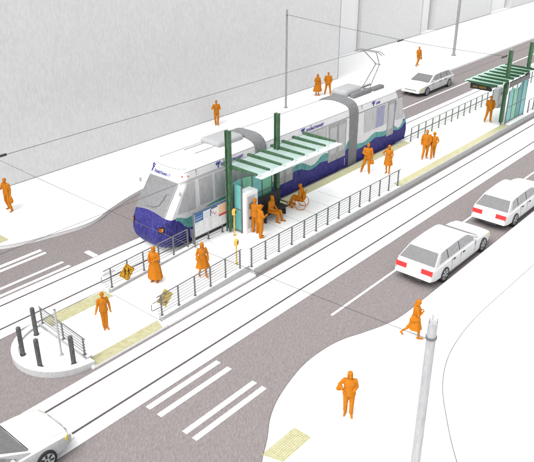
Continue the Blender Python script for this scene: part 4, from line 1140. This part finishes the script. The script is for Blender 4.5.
# 9 wheelchair
wc = thing('wheelchair', 'orange framed wheelchair with large open wheels, beside the tram', 'wheelchair', (26.35, 20.58, PZ), LA - .35 - PI / 2)
for sx in (-1, 1):
    bm = B(); N_ = 40; path(bm, [(sx * .29, -.10 + .30 * math.cos(2 * PI * k / N_), .31 + .30 * math.sin(2 * PI * k / N_)) for k in range(N_)] + [(sx * .29, .20, .31)], .019, 8); wh = obj('wheel', bm, orange, wc)
    bm = B()
    for k in range(8):
        a = k * PI / 4; tube(bm, (sx * .28, -.10, .31), (sx * .29, -.10 + .29 * math.cos(a), .31 + .29 * math.sin(a)), .004, n=5)
    tube(bm, (sx * .25, -.1, .31), (sx * .31, -.1, .31), .03); obj('spokes', bm, orange, wh)
    bm = B(); tube(bm, (sx * .20 - .015, .36, .09), (sx * .20 + .015, .36, .09), .085, n=20); obj('castor', bm, orange, wc)
    bm = B(); path(bm, [(sx * .22, -.25, .95), (sx * .22, -.22, .48), (sx * .22, .24, .48), (sx * .21, .36, .30), (sx * .15, .50, .12)], .014, 6); path(bm, [(sx * .22, .3, .44), (sx * .2, .36, .12)], .012, 6); path(bm, [(sx * .22, -.36, .95), (sx * .22, -.24, .94)], .018, 6); obj('side_frame', bm, orange, wc)
    obj('footrest', bx(min(sx * .04, sx * .18), max(sx * .04, sx * .18), .46, .62, .10, .12), orange, wc)
    obj('armrest', bx(min(sx * .20, sx * .25), max(sx * .20, sx * .25), -.18, .16, .68, .71), orange, wc)
obj('seat', bx(-.21, .21, -.22, .24, .44, .48), orange2, wc); obj('backrest', bx(-.21, .21, -.26, -.22, .48, .90), orange2, wc)
ws_ = dict(sit); ws_.update(knL=(-.10, .42, .56), knR=(.10, .42, .56), anL=(-.10, .56, .20), anR=(.10, .56, .20), elL=(-.27, -.06, .80), haL=(-.28, .10, .62), elR=(.27, -.06, .80), haR=(.28, .10, .62))
ws_ = {k: (v if k == 'look' else (v[0], v[1] - .04, v[2] + .03)) for k, v in ws_.items()}
person('person seated in the wheelchair beside the tram', (26.35, 20.58, PZ), 1.72, LA - .35, ws_, False, 'short', 'suit')
# 10 walking with bag
p = person('person striding with a low held bag, left of the figure with hand on hip', (32.78, 20.70, PZ), 1.80, CAMA - .25, dict(elL=(-.26, .0, 1.16), haL=(-.27, .06, .90), elR=(.27, .04, 1.18), haR=(.12, .20, 1.14), knR=(.20, .05, .5), anR=(.32, -.06, .10), knL=(-.10, .10, .5), anL=(-.12, .08, .09)), False, 'short', 'jacket')
bag(p, (-.27, .08, .90), (.11, .07, .13), 'orange bag carried low by the walking figure beside the tram', .10, 0)
# 11 hands on hips
person('person in knee length dress, hand on hip, standing behind the end of the railing', (33.50, 19.74, PZ), 1.72, CAMA - .4, dict(elR=(.36, -.04, 1.20), haR=(.17, .06, 1.06), elL=(-.24, .0, 1.15), haL=(-.22, .14, .98), anL=(-.09, .02, .09), anR=(.08, 0, .09)), True, 'long', 'dress')
# 12, 13 couple
person('broader person of the couple walking side by side on the platform', (37.0, 19.28, PZ), 1.84, CAMA - .1, dict(knR=(.12, .12, .5), anR=(.16, .06, .09), knL=(-.10, -.02, .5), anL=(-.09, -.16, .12), elR=(.27, -.04, 1.15), haR=(.28, .02, .88), elL=(-.24, .08, 1.16), haL=(-.16, .24, 1.08)), False, 'short', 'jacket', 1.06)
person('slimmer person of the couple walking side by side on the platform', (37.38, 18.98, PZ), 1.68, CAMA - .2, dict(knR=(.09, .14, .5), anR=(.09, .10, .09), knL=(-.08, -.04, .5), anL=(-.08, -.18, .13), elL=(-.28, .0, 1.18), haL=(-.20, .14, 1.08)), True, 'bob', 'jacket', .92)
# 14 under right shelter
person('person in jacket standing legs apart beside the right shelter column', (46.46, 19.62, PZ), 1.84, CAMA, dict(anR=(.24, .0, .09), knR=(.16, .02, .5), anL=(-.13, .03, .09), knL=(-.12, .03, .5), elR=(.28, .02, 1.17), haR=(.20, .16, 1.02), elL=(-.28, .02, 1.17), haL=(-.22, .16, 1.02)), False, 'short', 'jacket', 1.05)
# 15 left edge
p = person('person walking before the grey building at the left picture edge', (16.55, 32.22, .15), 1.78, CAMA - .45, dict(knR=(.14, .02, .5), anR=(.10, -.10, .10), knL=(-.16, .12, .50), anL=(-.28, .10, .09), elL=(-.27, .0, 1.16), haL=(-.30, .08, .90), elR=(.26, .06, 1.20), haR=(.16, .22, 1.20)), False, 'short', 'jacket', .98)
bag(p, (-.30, .08, .96), (.13, .08, .20), 'long orange bag hanging beside the figure at the left picture edge', .12, 0)
# 16 slim figure behind tram
person('slim person standing alone before the grey wall above the front of the tram', (33.84, 34.0, .15), 1.78, CAMA + .2, dict(elR=(.30, .04, 1.18), haR=(.14, .18, 1.20), elL=(-.25, .04, 1.18), haL=(-.13, .2, 1.12), anL=(-.07, .03, .09), anR=(.07, -.01, .09)), False, 'short', 'jacket', .88)
# 17, 18 pair behind tram
person('person in long flared coat, left of the pair standing behind the tram', (44.52, 33.25, .15), 1.72, CAMA + .3, dict(elR=(.25, .02, 1.16), haR=(.12, .2, 1.08), knL=(-.08, .1, .5), anL=(-.08, .06, .09)), True, 'long', 'longcoat')
person('person in jacket with legs apart, right of the pair standing behind the tram', (45.30, 32.78, .15), 1.80, CAMA, dict(anR=(.24, .0, .09), knR=(.16, .02, .5), anL=(-.20, .03, .09), knL=(-.15, .03, .5), elR=(.29, .0, 1.17), haR=(.22, .12, .98), elL=(-.29, .0, 1.17), haL=(-.22, .12, .98)), False, 'short', 'jacket', 1.05)
# 19 far walker
p = person('person walking with a bag on the far pavement above the oncoming car', (58.5, 32.2, .15), 1.78, CAMA + .5, dict(knR=(.12, .12, .5), anR=(.26, .06, .09), knL=(-.10, -.06, .5), anL=(-.10, -.22, .14), elL=(-.26, .0, 1.16), haL=(-.27, .06, .92), elR=(.27, .04, 1.18), haR=(.16, .2, 1.12)), False, 'short', 'jacket')
bag(p, (-.27, .06, .95), (.10, .07, .13), 'small orange bag carried by the walker on the far pavement', .12, 0)
